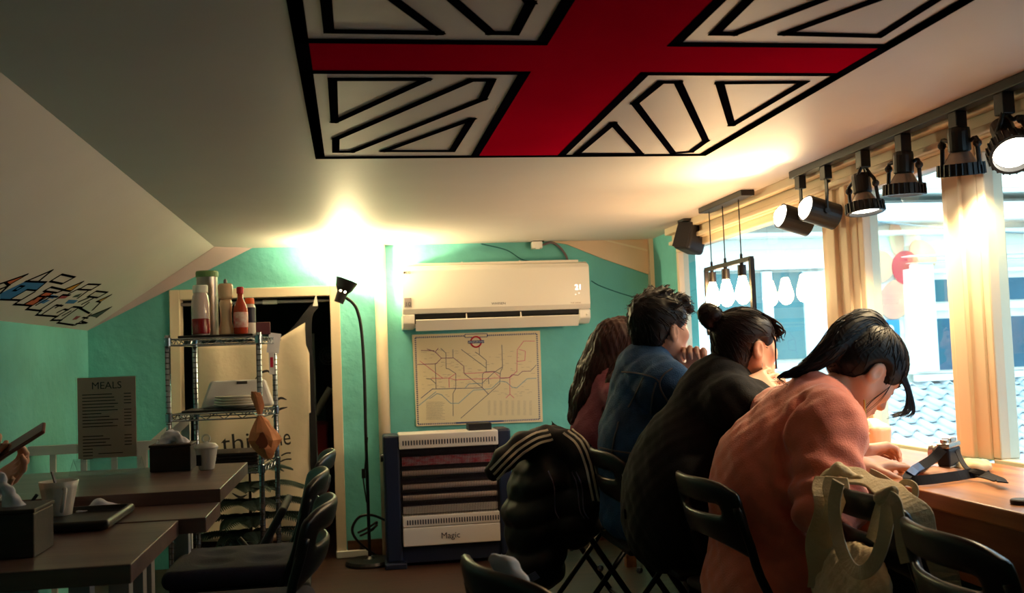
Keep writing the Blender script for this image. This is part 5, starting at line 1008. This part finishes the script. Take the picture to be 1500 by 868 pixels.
def trousers(t, J, m):
    pts = [J['pel']]+[J[a+s] for a in ('kn', 'an') for s in 'nf']; lo, hi = bounds(pts, 0.2); S = Field(lo, hi, 0.008); S.ell(Vector(J['pel'])+Vector((0, 0, -0.01)), (0.135, 0.165, 0.105), None, 0.05)
    for s in 'nf':
        hp = Vector(J['pel'])+Vector((0.02, (-0.09 if s == 'n' else 0.09), -0.02)); S.path([hp, J['kn'+s], J['an'+s]], [0.088, 0.066, 0.052], 0.03)
    S.build('trousers', m, t, disp=lambda V: 0.003*wob(V, 45))
    for s in 'nf':
        a = Vector(J['an'+s]); F_ = Field(a+Vector((-0.1, -0.08, -0.12)), a+Vector((0.22, 0.08, 0.06)), 0.007); F_.cap(a+Vector((-0.035, 0, -0.045)), a+Vector((0.15, 0, -0.05)), 0.042, 0.034, 0.02); F_.cap(a+Vector((-0.02, 0, 0)), a+Vector((-0.02, 0, -0.04)), 0.042, 0.042, 0.02); F_.half((0, 0, a.z-0.088), (0, 0, -1), 0.004); F_.build('shoe', M_shoe, t)
M_shoe = mat('dark_shoe', (20, 20, 24), 0.6)
def eyes(t, L, sc=1.0):
    for s in (-1, 1): MB().ball(L(0.082, s*0.032, 0.006), 0.0105*sc, 10).build('eye', M_eye, t)
    mb = MB().tube([L(0.0955, -0.016, -0.0665), L(0.0975, 0, -0.0665), L(0.0955, 0.016, -0.0665)], 0.0045*sc, 8); mb.build('lips', M_lip, t)
    for s in (-1, 1): MB().tube([L(0.094, s*0.014, 0.033), L(0.09, s*0.034, 0.039), L(0.074, s*0.054, 0.032)], [0.0025, 0.0035, 0.0015], 6).build('eyebrow', M_hairD, t)
M_hairD = mat('black_hair', (12, 10, 17), 0.45, spec=0.3); M_hairB = mat('dark_brown_hair', (30, 17, 19), 0.45, spec=0.3); M_hairM = mat('brown_hair', (56, 30, 29), 0.5, spec=0.3)
def V3(*a): return Vector(a)
def torso(S, J, rw=0.15, rc=0.185, sl=(0.075, 0.066, 0.046), hem=True, k=0.05):
    pel, wa, chh, ne = [Vector(J[q]) for q in ('pel', 'waist', 'chest', 'neck')]
    def seg(a, b, rx, ry):
        d = b-a; R = Matrix((frame(d, (0, 1, 0))[0], Vector((0, 1, 0)), d.normalized())); x = Vector((0, 1, 0)).cross(d.normalized()).normalized(); R = Matrix((x, Vector((0, 1, 0)), d.normalized())).transposed(); S.ell((a+b)/2, (rx, ry, d.length*0.5+0.085), R, k)
    if hem: S.ell(pel+V3(-0.005, 0, -0.01), (0.155, 0.20, 0.10), None, k)
    seg(pel, wa, 0.135, rw+0.02); seg(wa, chh, 0.135, rc-0.01); seg(chh, ne, 0.112, rc-0.04)
    for s in 'nf':
        sh, el, wr = [Vector(J[q+s]) for q in ('sh', 'el', 'wr')]; S.cap(ne, sh, 0.07, sl[0], 0.05); S.path([sh, el], [sl[0], sl[1]], 0.03); S.path([el, wr+(el-wr).normalized()*J.get('cuff', 0.025)], [sl[1], sl[2]], 0.02)
def folds(V, J, s='n', amp=0.006):
    out = 0.004*wob(V, 26, 0.5)+0.0025*wob(V, 60, 1.9)
    for q in 'nf':
        e = np.array(J['el'+q]); sh = np.array(J['sh'+q]); d = np.linalg.norm(V-e, axis=1); out += amp*np.exp(-(d/0.11)**2)*np.sin((V-e)@((sh-e)/np.linalg.norm(sh-e))*95+V[:, 0]*40)
        d = np.linalg.norm(V-(sh+np.array((0, 0, -0.05))), axis=1); out += amp*0.8*np.exp(-(d/0.10)**2)*np.sin(V[:, 0]*70+V[:, 2]*45)
    return out
def legs(J, y, kx, sp=0.10):
    for s, g in (('n', -1), ('f', 1)): J['kn'+s] = V3(kx, y+g*sp, 0.49); J['an'+s] = V3(kx-0.04, y+g*sp, 0.09)
    J['pts'] = [J[q] for q in ('pel', 'waist', 'chest', 'neck', 'headc', 'shn', 'shf', 'eln', 'elf', 'wrn', 'wrf', 'knn', 'knf', 'ann', 'anf')]
def strand(t, curves, m, r=0.003, name='loose_strands'):
    mb = MB()
    for c in curves: p = curve_pts(c, 14); mb.tube(p, [r*(1-0.75*(i/14)**2) for i in range(15)], 5)
    return tag(mb.build(name, m, t, smooth=True), kind='stuff')
def comb(L0, tie, R, n=70, amp=0.0005):
    Ri = np.array(R.transposed()); tl = np.array(R.transposed() @ (Vector(tie)-Vector(L0)))
    def f(V):
        q = (V-np.array(L0))@Ri.T; a = np.arctan2(q[:, 1]-tl[1], q[:, 0]-tl[0]+0.0001+0*q[:, 2]); b = np.arctan2(q[:, 1], q[:, 2]-tl[2]+0.05); return amp*np.sin(n*0.8*b)
    return f

def hair_strands(t, S, m, n, flow, length, seed=1, r=0.0013, lift=0.004, keep=None, steps=9):
    rg = np.random.default_rng(seed); V, _ = S.verts()
    if keep is not None: V = V[keep(V)]
    P = V[rg.integers(0, len(V), n)]; path = [P]; ln = length*rg.uniform(0.6, 1.2, n); jit = rg.normal(0, 0.18, (n, 3))
    for k in range(steps):
        g = S.grad(P); d = flow(P)+jit; d = d/(np.linalg.norm(d, axis=1, keepdims=True)+1e-9); d = d-g*(d*g).sum(1, keepdims=True); P = P+d*(ln/steps)[:, None]
        f = S.sample(P); P = P-S.grad(P)*np.clip(f-0.0012-lift*(k/steps)**2*rg.uniform(0, 1, n), -0.02, 0.02)[:, None]; path.append(P)
    A = np.stack(path, 1); mb = MB()
    for i in range(n): mb.tube([Vector(p) for p in A[i]], [r*(1-0.7*(k/steps)**2) for k in range(steps+1)], 4)
    return tag(mb.build('hair_strands', m, t, smooth=True), kind='stuff')
def toward(q):
    q = np.array(q); return lambda P: (q-P)/(np.linalg.norm(q-P, axis=1, keepdims=True)+1e-6)
# ---- salmon coat, bent over the counter
Y = 2.65; t = thing('person', 'person in a salmon pink wool coat with a ponytail bent over the counter', 'person', (1.08, Y, 0), group=None)
hc = at_y(1266, 545, Y)
J = dict(pel=V3(1.10, Y, 0.535), waist=V3(1.055, Y, 0.70), chest=V3(1.13, Y, 0.825), neck=V3(1.25, Y, 0.922), headc=hc, headR=rotm(0.06, 0.86), shn=V3(1.195, Y-0.165, 0.88), shf=V3(1.215, Y+0.165, 0.88), eln=V3(1.145, Y-0.255, 0.70), elf=V3(1.27, Y+0.25, 0.80), wrn=at_y(1252, 683, 2.49), wrf=at_y(1262, 662, 2.74))
J['cuff'] = 0.055; J['handn'] = dict(d=V3(1, 0.08, 0.04), n=V3(-0.15, -0.15, 1), side=1, curl=(0.22, 0.5, 0.3), sc=1.08, thumb=0.5, spread=0.14); J['handf'] = dict(d=V3(1, 0.25, 0.05), n=V3(0, 0.5, 0.9), side=-1, curl=(0.5, 0.7, 0.5), sc=0.92)
legs(J, Y, 1.44); S, L = make_body(t, J, 0.96); eyes(t, L, 0.96); trousers(t, J, mat('black_trousers', (18, 18, 24), 0.8))
S = Field((0.83, 2.25, 0.30), (1.50, 3.06, 1.12), 0.006); torso(S, J, 0.16, 0.20, (0.092, 0.084, 0.046), True); S.ell(V3(1.06, Y, 0.45), (0.15, 0.21, 0.13), None, 0.05); ring(S, V3(1.262, Y, 0.955), V3(0.75, 0, 0.65), 0.062, 0.021, 0.02)
M_pink = mat('salmon_wool', (242, 136, 110), 0.95, var=0.12, scale=24, bump=0.25, bscale=260, sheen=0.4)
sm = np.array([tuple(p) for p in S.trace(((1172, 582), (1157, 604), (1147, 636), (1144, 664), (1150, 700)), 40, 0.0)[0]])
def groove(V):
    d = np.full(len(V), 9.0)
    for p in sm: d = np.minimum(d, np.linalg.norm(V-p, axis=1))
    return -0.011*np.exp(-(d/0.011)**2)+0.005*np.exp(-((d-0.03)/0.014)**2)
co = S.build('coat', M_pink, t, disp=lambda V: folds(V, J, amp=0.012)+groove(V)+0.008*np.exp(-((V[:, 1]-2.50)/0.05)**2)*np.sin(V[:, 0]*30+V[:, 2]*22))
R = J['headR']; tie = at_y(1287, 487, Y); S = Field(hc-V3(0.33, 0.16, 0.17), hc+V3(0.2, 0.16, 0.2), 0.004)
S.ell(L(-0.014, 0, 0.042), (0.109, 0.088, 0.098), R, 0.02); S.ell(L(-0.06, 0, -0.01), (0.055, 0.072, 0.062), R, 0.03); S.ell(L(0.118, 0, -0.05), (0.082, 0.10, 0.09), R, 0.02, True); S.ell(L(0.0, -0.092, -0.012), (0.034, 0.03, 0.042), R, 0.01, True); S.ell(L(0.0, 0.092, -0.012), (0.034, 0.03, 0.042), R, 0.01, True)
tail = curve_pts([tie, at_y(1268, 474, Y), at_y(1240, 486, Y-0.02), at_y(1212, 515, Y-0.03), at_y(1178, 540, Y-0.02), at_y(1140, 552, Y)], 16); S.path(tail, [0.022+0.016*math.sin(math.pi*min(1, (i+2)/13))-0.02*max(0, (i-11)/5) for i in range(17)], 0.012)
S.build('hair', M_hairD, t, disp=comb(hc, tie, R)); tl_ = np.array([tuple(p) for p in tail])
def fl1(P):
    d = np.linalg.norm(P[:, None]-tl_[None], axis=2); k = d.argmin(1); on = d.min(1) < 0.045; tg = tl_[np.minimum(k+1, 16)]-tl_[np.maximum(k-1, 0)]; tg = tg/np.linalg.norm(tg, axis=1, keepdims=True); return np.where(on[:, None], tg, toward(tie)(P))
hair_strands(t, S, M_hairD, 420, fl1, 0.09, 3, lift=0.003); MB().tube([tie+0.026*(math.cos(a)*R.col[1]+math.sin(a)*V3(0, 0, 1)) for a in [2*math.pi*i/14 for i in range(14)]], 0.007, 8, closed=True).build('hair_tie', mat('beaded_tie', (150, 130, 110), 0.3, metal=0.5), t)
rnd = random.Random(2); cs = []
for i in range(46):
    y = Y+rnd.uniform(-0.06, 0.06); j = rnd.uniform(-14, 8); e = rnd.uniform(0, 1); cs.append([at_y(1298+j, 520+j*0.5, y), at_y(1321+j*0.6, 548, y), at_y(1334+j*0.5, 580+j*0.5, y), at_y(1334+j*0.8, 598+6*e, y), at_y(1328+1.6*j-8*e, 604+9*e, y)])
strand(t, cs, M_hairD, 0.0022, 'fringe'); cs = [[L(0.03, -0.078, 0.05), L(0.05, -0.076, 0.0), at_y(1262+rnd.uniform(-8, 26), 590, Y-0.07), at_y(1248+rnd.uniform(-6, 26), 618, Y-0.06)] for i in range(5)]+[[tail[14], tail[16], at_y(1148+rnd.uniform(-8, 8), 556+rnd.uniform(-5, 8), Y+rnd.uniform(-.02, .02)), at_y(1134+rnd.uniform(-5, 8), 560+rnd.uniform(-8, 8), Y)] for i in range(12)]; strand(t, cs, M_hairD, 0.0010)
q = at_y(1266, 585, Y-0.08); MB().tube([q, q+V3(0, 0, -0.05)], 0.003, 6).ball(q+V3(0, 0, -0.055), 0.006, 8).build('earring', mat('gold', (210, 170, 90), 0.3, metal=0.9), t)

# ---- black coat, hair in a bun
Y = 3.05; t = thing('person', 'person in a black coat with a hair bun resting chin on hand', 'person', (1.04, Y, 0)); hc = at_y(1093, 509, Y)
J = dict(pel=V3(1.05, Y, 0.535), waist=V3(1.0, Y, 0.70), chest=V3(1.05, Y, 0.86), neck=V3(1.12, Y, 0.985), headc=hc, headR=rotm(0.22, 0.02, 0.0), shn=V3(1.10, Y-0.155, 0.93), shf=V3(1.13, Y+0.155, 0.93), eln=V3(1.37, Y-0.12, 0.80), elf=V3(1.39, Y+0.13, 0.80), wrn=at_y(1094, 571, 2.94), wrf=V3(1.30, Y+0.05, 0.96))
J['handn'] = dict(d=V3(0.95, 0.22, 0.30), n=V3(-0.1, -0.85, 0.45), side=1, curl=(0.2, 0.4, 0.3), sc=1.0); J['handf'] = dict(d=V3(-0.3, -0.3, 0.9), n=V3(0.9, 0, 0.3), side=-1, curl=(0.6, 0.9, 0.6), sc=0.9)
J['eln'] = V3(1.33, Y-0.15, 0.81); legs(J, Y, 1.42); S, L = make_body(t, J, 0.96); eyes(t, L, 0.96); trousers(t, J, MATS['black_trousers'])
S = Field((0.80, 2.65, 0.30), (1.52, 3.42, 1.15), 0.0065); torso(S, J, 0.15, 0.185, (0.078, 0.07, 0.05)); S.ell(V3(0.94, Y, 0.655), (0.135, 0.232, 0.235), Euler((0, 0.2, 0)).to_matrix(), 0.06); ring(S, V3(1.135, Y, 1.005), V3(0.35, 0, 1), 0.066, 0.022, 0.02); S.path([V3(1.08, Y-0.06, 1.03), V3(1.14, Y-0.10, 0.99), V3(1.22, Y-0.09, 0.93)], [0.016, 0.022, 0.012], 0.012)
S.build('coat', mat('black_wool', (9, 9, 16), 0.95, bump=0.2, bscale=240), t, disp=lambda V: folds(V, J, amp=0.006))
R = J['headR']; bun = at_y(1041, 463, Y); S = Field(hc-V3(0.2, 0.16, 0.17), hc+V3(0.2, 0.16, 0.2), 0.004)
S.ell(L(-0.012, 0, 0.040), (0.103, 0.085, 0.088), R, 0.02); S.ell(L(-0.062, 0, -0.035), (0.05, 0.068, 0.062), R, 0.03); S.ell(L(0.118, 0, -0.05), (0.084, 0.10, 0.088), R, 0.02, True); S.ell(L(0.002, -0.094, -0.012), (0.036, 0.03, 0.042), R, 0.01, True); S.ell(L(0.002, 0.094, -0.012), (0.036, 0.03, 0.042), R, 0.01, True)
S.ell(bun, (0.036, 0.038, 0.032), None, 0.006); S.cap(bun, L(-0.07, 0, 0.085), 0.018, 0.024, 0.006); ring(S, bun, V3(0.3, -0.8, 0.3), 0.03, 0.014, 0.008)
S.build('hair', M_hairB, t, disp=lambda V: comb(hc, bun, R)(V)+0.0015*wob(V, 60, 0.4)); hair_strands(t, S, M_hairB, 420, toward(bun), 0.085, 5); rnd = random.Random(6)
cs = [[L(0.03, -0.06+0.12*rnd.random(), 0.108), L(0.078, 0.09*(rnd.random()-0.5)-0.01, 0.088), L(0.104, 0.1*(rnd.random()-0.5)-0.02, 0.055), L(0.108, 0.1*(rnd.random()-0.6), 0.015+0.02*rnd.random())] for i in range(34)]+[[L(0.04, -0.07, 0.06), L(0.058, -0.076, 0.02), L(0.06, -0.074, -0.03), L(0.058+0.01*rnd.random(), -0.07, -0.07)] for i in range(6)]
strand(t, cs, M_hairB, 0.0034, 'fringe'); q = L(-0.002, -0.088, -0.05); MB().tube([q, q+V3(0, 0, -0.03)], 0.0009, 5).ball(q+V3(0, 0, -0.034), 0.0055, 10).build('earring', mat('pearl', (244, 240, 236), 0.2), t)

# ---- denim jacket
Y = 3.48; t = thing('person', 'person in a blue denim jacket with short black hair looking out', 'person', (1.0, Y, 0)); hc = at_y(968, 484, Y)
J = dict(pel=V3(0.99, Y, 0.535), waist=V3(0.955, Y, 0.70), chest=V3(0.985, Y, 0.88), neck=V3(1.01, Y, 1.035), headc=hc, headR=rotm(0.42, -0.03, 0.0), shn=V3(1.03, Y-0.17, 0.975), shf=V3(1.06, Y+0.17, 0.975), eln=V3(1.335, Y-0.15, 0.82), elf=V3(1.34, Y+0.16, 0.82), wrn=at_y(1025, 549, 3.42), wrf=V3(1.22, Y+0.12, 0.95))
J['eln'] = V3(1.29, Y-0.16, 0.82); J['handn'] = dict(d=V3(-0.05, 0.2, 1), n=V3(0.5, 0.85, 0.1), side=1, curl=(1.2, 1.3, 0.8), sc=0.98); J['handf'] = dict(d=V3(-0.2, -0.4, 0.9), n=V3(0.9, 0, 0.3), side=-1, curl=(0.9, 0.9, 0.6), sc=0.95)
legs(J, Y, 1.40); S, L = make_body(t, J, 1.0); eyes(t, L, 1.0); trousers(t, J, mat('dark_jeans', (26, 32, 52), 0.85))
S = Field((0.74, 3.05, 0.32), (1.46, 3.92, 1.2), 0.0065); torso(S, J, 0.16, 0.20, (0.084, 0.072, 0.052)); ring(S, V3(1.02, Y, 1.06), V3(0.25, 0, 1), 0.070, 0.019, 0.016)
M_den = mat('blue_denim', (44, 92, 140), 0.85, rgb2=(26, 58, 98), scale=7, bump=0.35, bscale=220); dj = S.build('denim_jacket', M_den, t, disp=lambda V: folds(V, J, amp=0.008)+0.003*wob(V, 34, 3.0))
M_thr = mat('denim_seam', (96, 96, 110), 0.8)
for pts in (((913, 545), (935, 547), (958, 553), (967, 560)), ((944, 553), (934, 575), (922, 597)), ((962, 560), (957, 580), (954, 605)), ((984, 541), (972, 550), (967, 563), (975, 582), (990, 600)), ((880, 655), (905, 660), (935, 664)), ((908, 618), (900, 650), (895, 690))):
    P_, N_ = S.trace(pts, 18, 0.005); MB().ribbon(P_, N_, 0.005, 0.004).build('seam', M_thr, dj)
R = J['headR']; S = Field(hc-V3(0.18, 0.17, 0.17), hc+V3(0.2, 0.17, 0.2), 0.004); S.ell(L(-0.012, 0, 0.05), (0.112, 0.089, 0.094), R, 0.02); S.ell(L(-0.064, 0, -0.01), (0.048, 0.07, 0.07), R, 0.03); S.ell(L(0.115, 0, -0.03), (0.078, 0.11, 0.088), R, 0.012, True); S.ell(L(0.006, -0.096, -0.02), (0.036, 0.028, 0.055), R, 0.01, True); S.ell(L(0.006, 0.096, -0.02), (0.036, 0.028, 0.055), R, 0.01, True)
rnd = random.Random(4)
for i in range(60):
    a, b = rnd.uniform(-math.pi, math.pi), rnd.uniform(0.15, 1.25); v = V3(math.sin(b)*math.cos(a), math.sin(b)*math.sin(a), math.cos(b)); p = V3(-0.012+0.105*v.x, 0.082*v.y, 0.05+0.088*v.z); S.cap(L(*p), L(*(p+v*0.012+V3(0.022, rnd.uniform(-.012, .012), rnd.uniform(-.004, .012)))), 0.012, 0.004, 0.006)
for i in range(14): y = rnd.uniform(-0.06, 0.06); S.cap(L(0.07, y, 0.105), L(0.112+rnd.uniform(-.01, .012), y+rnd.uniform(-.015, .015), 0.062+rnd.uniform(-.012, .02)), 0.015, 0.005, 0.008)
S.build('hair', M_hairD, t, disp=lambda V: 0.002*wob(V, 90, 1.8)); crown = np.array(L(-0.07, 0, 0.12)); fx = np.array(R.col[0])
hair_strands(t, S, M_hairD, 520, lambda P: (P-crown)/(np.linalg.norm(P-crown, axis=1, keepdims=True)+0.02)+0.35*fx, 0.05, 9, 0.0016, 0.016)

# ---- long brown hair, mauve top
Y = 3.95; t = thing('person', 'person with long brown hair in a mauve top facing the window', 'person', (0.97, Y, 0)); hc = at_y(912, 512, Y)
J = dict(pel=V3(0.97, Y, 0.535), waist=V3(0.955, Y, 0.70), chest=V3(0.985, Y, 0.85), neck=V3(1.02, Y, 0.985), headc=hc, headR=rotm(0.30, 0.05, 0.0), shn=V3(1.01, Y-0.155, 0.92), shf=V3(1.04, Y+0.155, 0.92), eln=V3(1.22, Y-0.20, 0.80), elf=V3(1.30, Y+0.15, 0.81), wrn=V3(1.36, Y-0.05, 0.80), wrf=V3(1.42, Y+0.05, 0.80))
J['handn'] = dict(d=V3(1, 0.2, 0), n=V3(0, 0, 1), side=1, sc=0.9); J['handf'] = dict(d=V3(1, -0.2, 0), n=V3(0, 0, 1), side=-1, sc=0.9)
legs(J, Y, 1.38); S, L = make_body(t, J, 0.95, 0.006); eyes(t, L, 0.95); trousers(t, J, MATS['black_trousers'])
S = Field((0.76, 3.55, 0.32), (1.5, 4.35, 1.12), 0.008); torso(S, J, 0.14, 0.175, (0.07, 0.06, 0.042)); ring(S, V3(1.03, Y, 1.0), V3(0.3, 0, 1), 0.058, 0.012, 0.015); S.build('sweater', mat('mauve_knit', (150, 84, 98), 0.95, bump=0.3, bscale=150), t, disp=lambda V: folds(V, J))
R = J['headR']; S = Field(hc-V3(0.36, 0.22, 0.55), hc+V3(0.2, 0.22, 0.2), 0.005); S.ell(L(-0.014, 0, 0.04), (0.108, 0.090, 0.094), R, 0.02); S.ell(L(0.112, 0, -0.045), (0.08, 0.085, 0.10), R, 0.015, True)
hx_ = [at_y(900, 505, Y), at_y(886, 545, Y), at_y(872, 580, Y), at_y(860, 612, Y)]; S.path(hx_, [0.085, 0.082, 0.066, 0.04], 0.03); S.path([h+V3(-0.02, 0.08, 0) for h in hx_], [0.07, 0.07, 0.06, 0.04], 0.03); S.path([L(0.0, -0.075, 0.02), at_y(905, 560, Y-0.12), at_y(885, 610, Y-0.13)], [0.035, 0.04, 0.016], 0.03); S.path([at_y(872, 560, Y), at_y(853, 590, Y), at_y(838, 618, Y)], [0.035, 0.026, 0.008], 0.03)
S.build('hair', M_hairM, t, disp=lambda V: 0.0012*np.sin(V[:, 1]*260+V[:, 2]*20)+0.0012*np.sin(V[:, 0]*280+V[:, 2]*70)+0.003*np.sin(V[:, 0]*60+V[:, 2]*24+V[:, 1]*50)); hair_strands(t, S, M_hairM, 420, lambda P: np.array((-0.32, 0, -1.0))+0*P, 0.16, 11)

# ---- person with the phone at the wooden tables
Y = 2.52; t = thing('person', 'person in dark clothes holding a phone at the wooden tables', 'person', (-1.16, Y, 0)); hc = V3(-1.10, Y, 1.17); ph = at_y(30, 648, 2.50)
J = dict(pel=V3(-1.20, Y, 0.535), waist=V3(-1.22, Y, 0.70), chest=V3(-1.19, Y, 0.87), neck=V3(-1.16, Y, 1.02), headc=hc, headR=rotm(0, 0.45), shn=V3(-1.15, Y-0.17, 0.96), shf=V3(-1.15, Y+0.17, 0.96), eln=V3(-1.06, Y-0.20, 0.80), elf=V3(-1.02, Y+0.18, 0.80), wrn=V3(ph.x-0.16, 2.46, ph.z-0.035), wrf=V3(ph.x-0.10, 2.58, ph.z-0.11))
J['handn'] = dict(d=V3(1, 0.15, 0.15), n=V3(0.1, -0.8, -0.5), side=1, curl=(0.35, 0.5, 0.4), thumb=-0.1); J['handf'] = dict(d=V3(0.85, -0.1, 0.5), n=V3(0.3, 0.5, -0.7), side=-1, curl=(0.35, 0.5, 0.4), thumb=0.3)
legs(J, Y, -0.82); S, L = make_body(t, J, 1.0, 0.006); eyes(t, L); trousers(t, J, MATS['black_trousers'])
S = Field((-1.42, 2.05, 0.32), (-0.72, 3.0, 1.15), 0.008); torso(S, J, 0.14, 0.18, (0.07, 0.06, 0.044)); S.build('sweater', mat('dark_sweater', (18, 18, 26), 0.95), t, disp=lambda V: folds(V, J)); S = Field(hc-V3(0.15, 0.15, 0.15), hc+V3(0.15, 0.15, 0.2), 0.006); S.ell(L(-0.014, 0, 0.045), (0.108, 0.089, 0.094), J['headR'], 0.02); S.ell(L(0.112, 0, -0.04), (0.08, 0.1, 0.09), J['headR'], 0.015, True); S.build('hair', M_hairD, t, disp=lambda V: 0.003*wob(V, 120))
Rp = Matrix(((0.80, 0.20, -0.55), (0.0, 0.94, 0.34), (0.60, -0.27, 0.75))); phn = thing('smartphone', 'smartphone held up by the person at the wooden tables', 'phone', ph); MB().box(ph, (0.125, 0.062, 0.008), Euler((0.35, -0.55, 0.05)).to_matrix()).build('case', mat('rose_phone_case', (150, 90, 84), 0.35, metal=0.3), phn, bevel=0.004); MB().box(ph+Euler((0.35, -0.55, 0.05)).to_matrix() @ V3(0, 0, 0.0045), (0.117, 0.056, 0.001), Euler((0.35, -0.55, 0.05)).to_matrix()).build('screen', mat('phone_glass', (10, 10, 14), 0.1), phn)
bw = thing('side_bench', 'dark bench along the low wall behind the wooden tables', 'bench', (-1.24, 2.5, 0)); MB().span((LEFT+0.005, 1.7, 0.41), (-1.06, 3.5, 0.455)).build('seat', M_bx, bw, bevel=0.004)
for y in (1.75, 2.2, 3.1, 3.45): MB().span((-1.38, y-0.02, 0), (-1.10, y+0.02, 0.41)).build('leg', M_bx, bw)

# ================================================================== pieces that belong to a part become its children
NEST = {'air_conditioner': {'front_panel': ('lettering', 'badge', 'round_emblem', 'temperature_display', 'indicator_light'), 'louver_flap': ('flap_hinge',), 'body': ('intake_rib', 'intake_slat')},
        'quartz_heater': {'top_panel': ('vent_slot@hi',), 'lower_panel': ('vent_slot@lo',), 'bottom_panel': ('lettering',), 'side_column': ('side_knob',)},
        'map_poster': {'paper': ('route_line', 'small_print', 'checked_border', 'title_box', 'roundel_ring', 'roundel_bar', 'lettering')},
        'menu_stand': {'card': ('lettering', 'menu_lines')}, 'padded_jacket': {'shell': ('stripe', 'lining_piping', 'hem_patch')},
        'person': {'body': ('eye', 'lips', 'eyebrow', 'earring'), 'hair': ('fringe', 'loose_strands', 'hair_strands', 'hair_tie')},
        'curtain_banner': {'cloth': ('lettering', 'small_script', 'brush_mark', 'black_hem', 'black_corner', 'corner_clip'), 'tension_rod': ('rod_sleeve',)},
        'floor_lamp': {'lamp_cord': ('inline_switch',)}, 'film_camera': {'top_plate': ('viewfinder', 'dial'), 'neck_strap': ('strap_pad',)},
        'hot_sauce_bottle': {'glass': ('label', 'cap')}, 'sauce_bottle': {'body': ('label', 'cap')}, 'sugar_jar': {'lid': ('ring_handle',), 'body': ('black_label',)}, 'folding_chair': {'front_leg': ('rivet',)},
        'ringed_spotlight': {'ring': ('ring_rib',), 'yoke_arm': ('yoke_knob',)}, 'neighbour_house': {'house_plate': ('plate_mark',)}, 'plastic_tub': {'tub_wall': ('tub_label',)}, 'ceiling_speaker': {'cabinet': ('grille',)}}
def stem(o): return o.name.split('.')[0]
for root in [o for o in COL.objects if o.parent is None and stem(o) in NEST]:
    kids = list(root.children)
    for part, names in NEST[stem(root)].items():
        hosts = [k for k in kids if stem(k) == part]
        if not hosts: continue
        for nm in names:
            base, _, sel = nm.partition('@'); found = [k for k in kids if stem(k) == base]
            if sel: found = [k for k in found if (k.data.vertices[0].co.z > 0.55) == (sel == 'hi')]
            for i, k in enumerate(found):
                k.parent = hosts[i % len(hosts)] if base in ('rivet', 'yoke_knob') else hosts[0]; k.matrix_parent_inverse = Matrix.Identity(4)
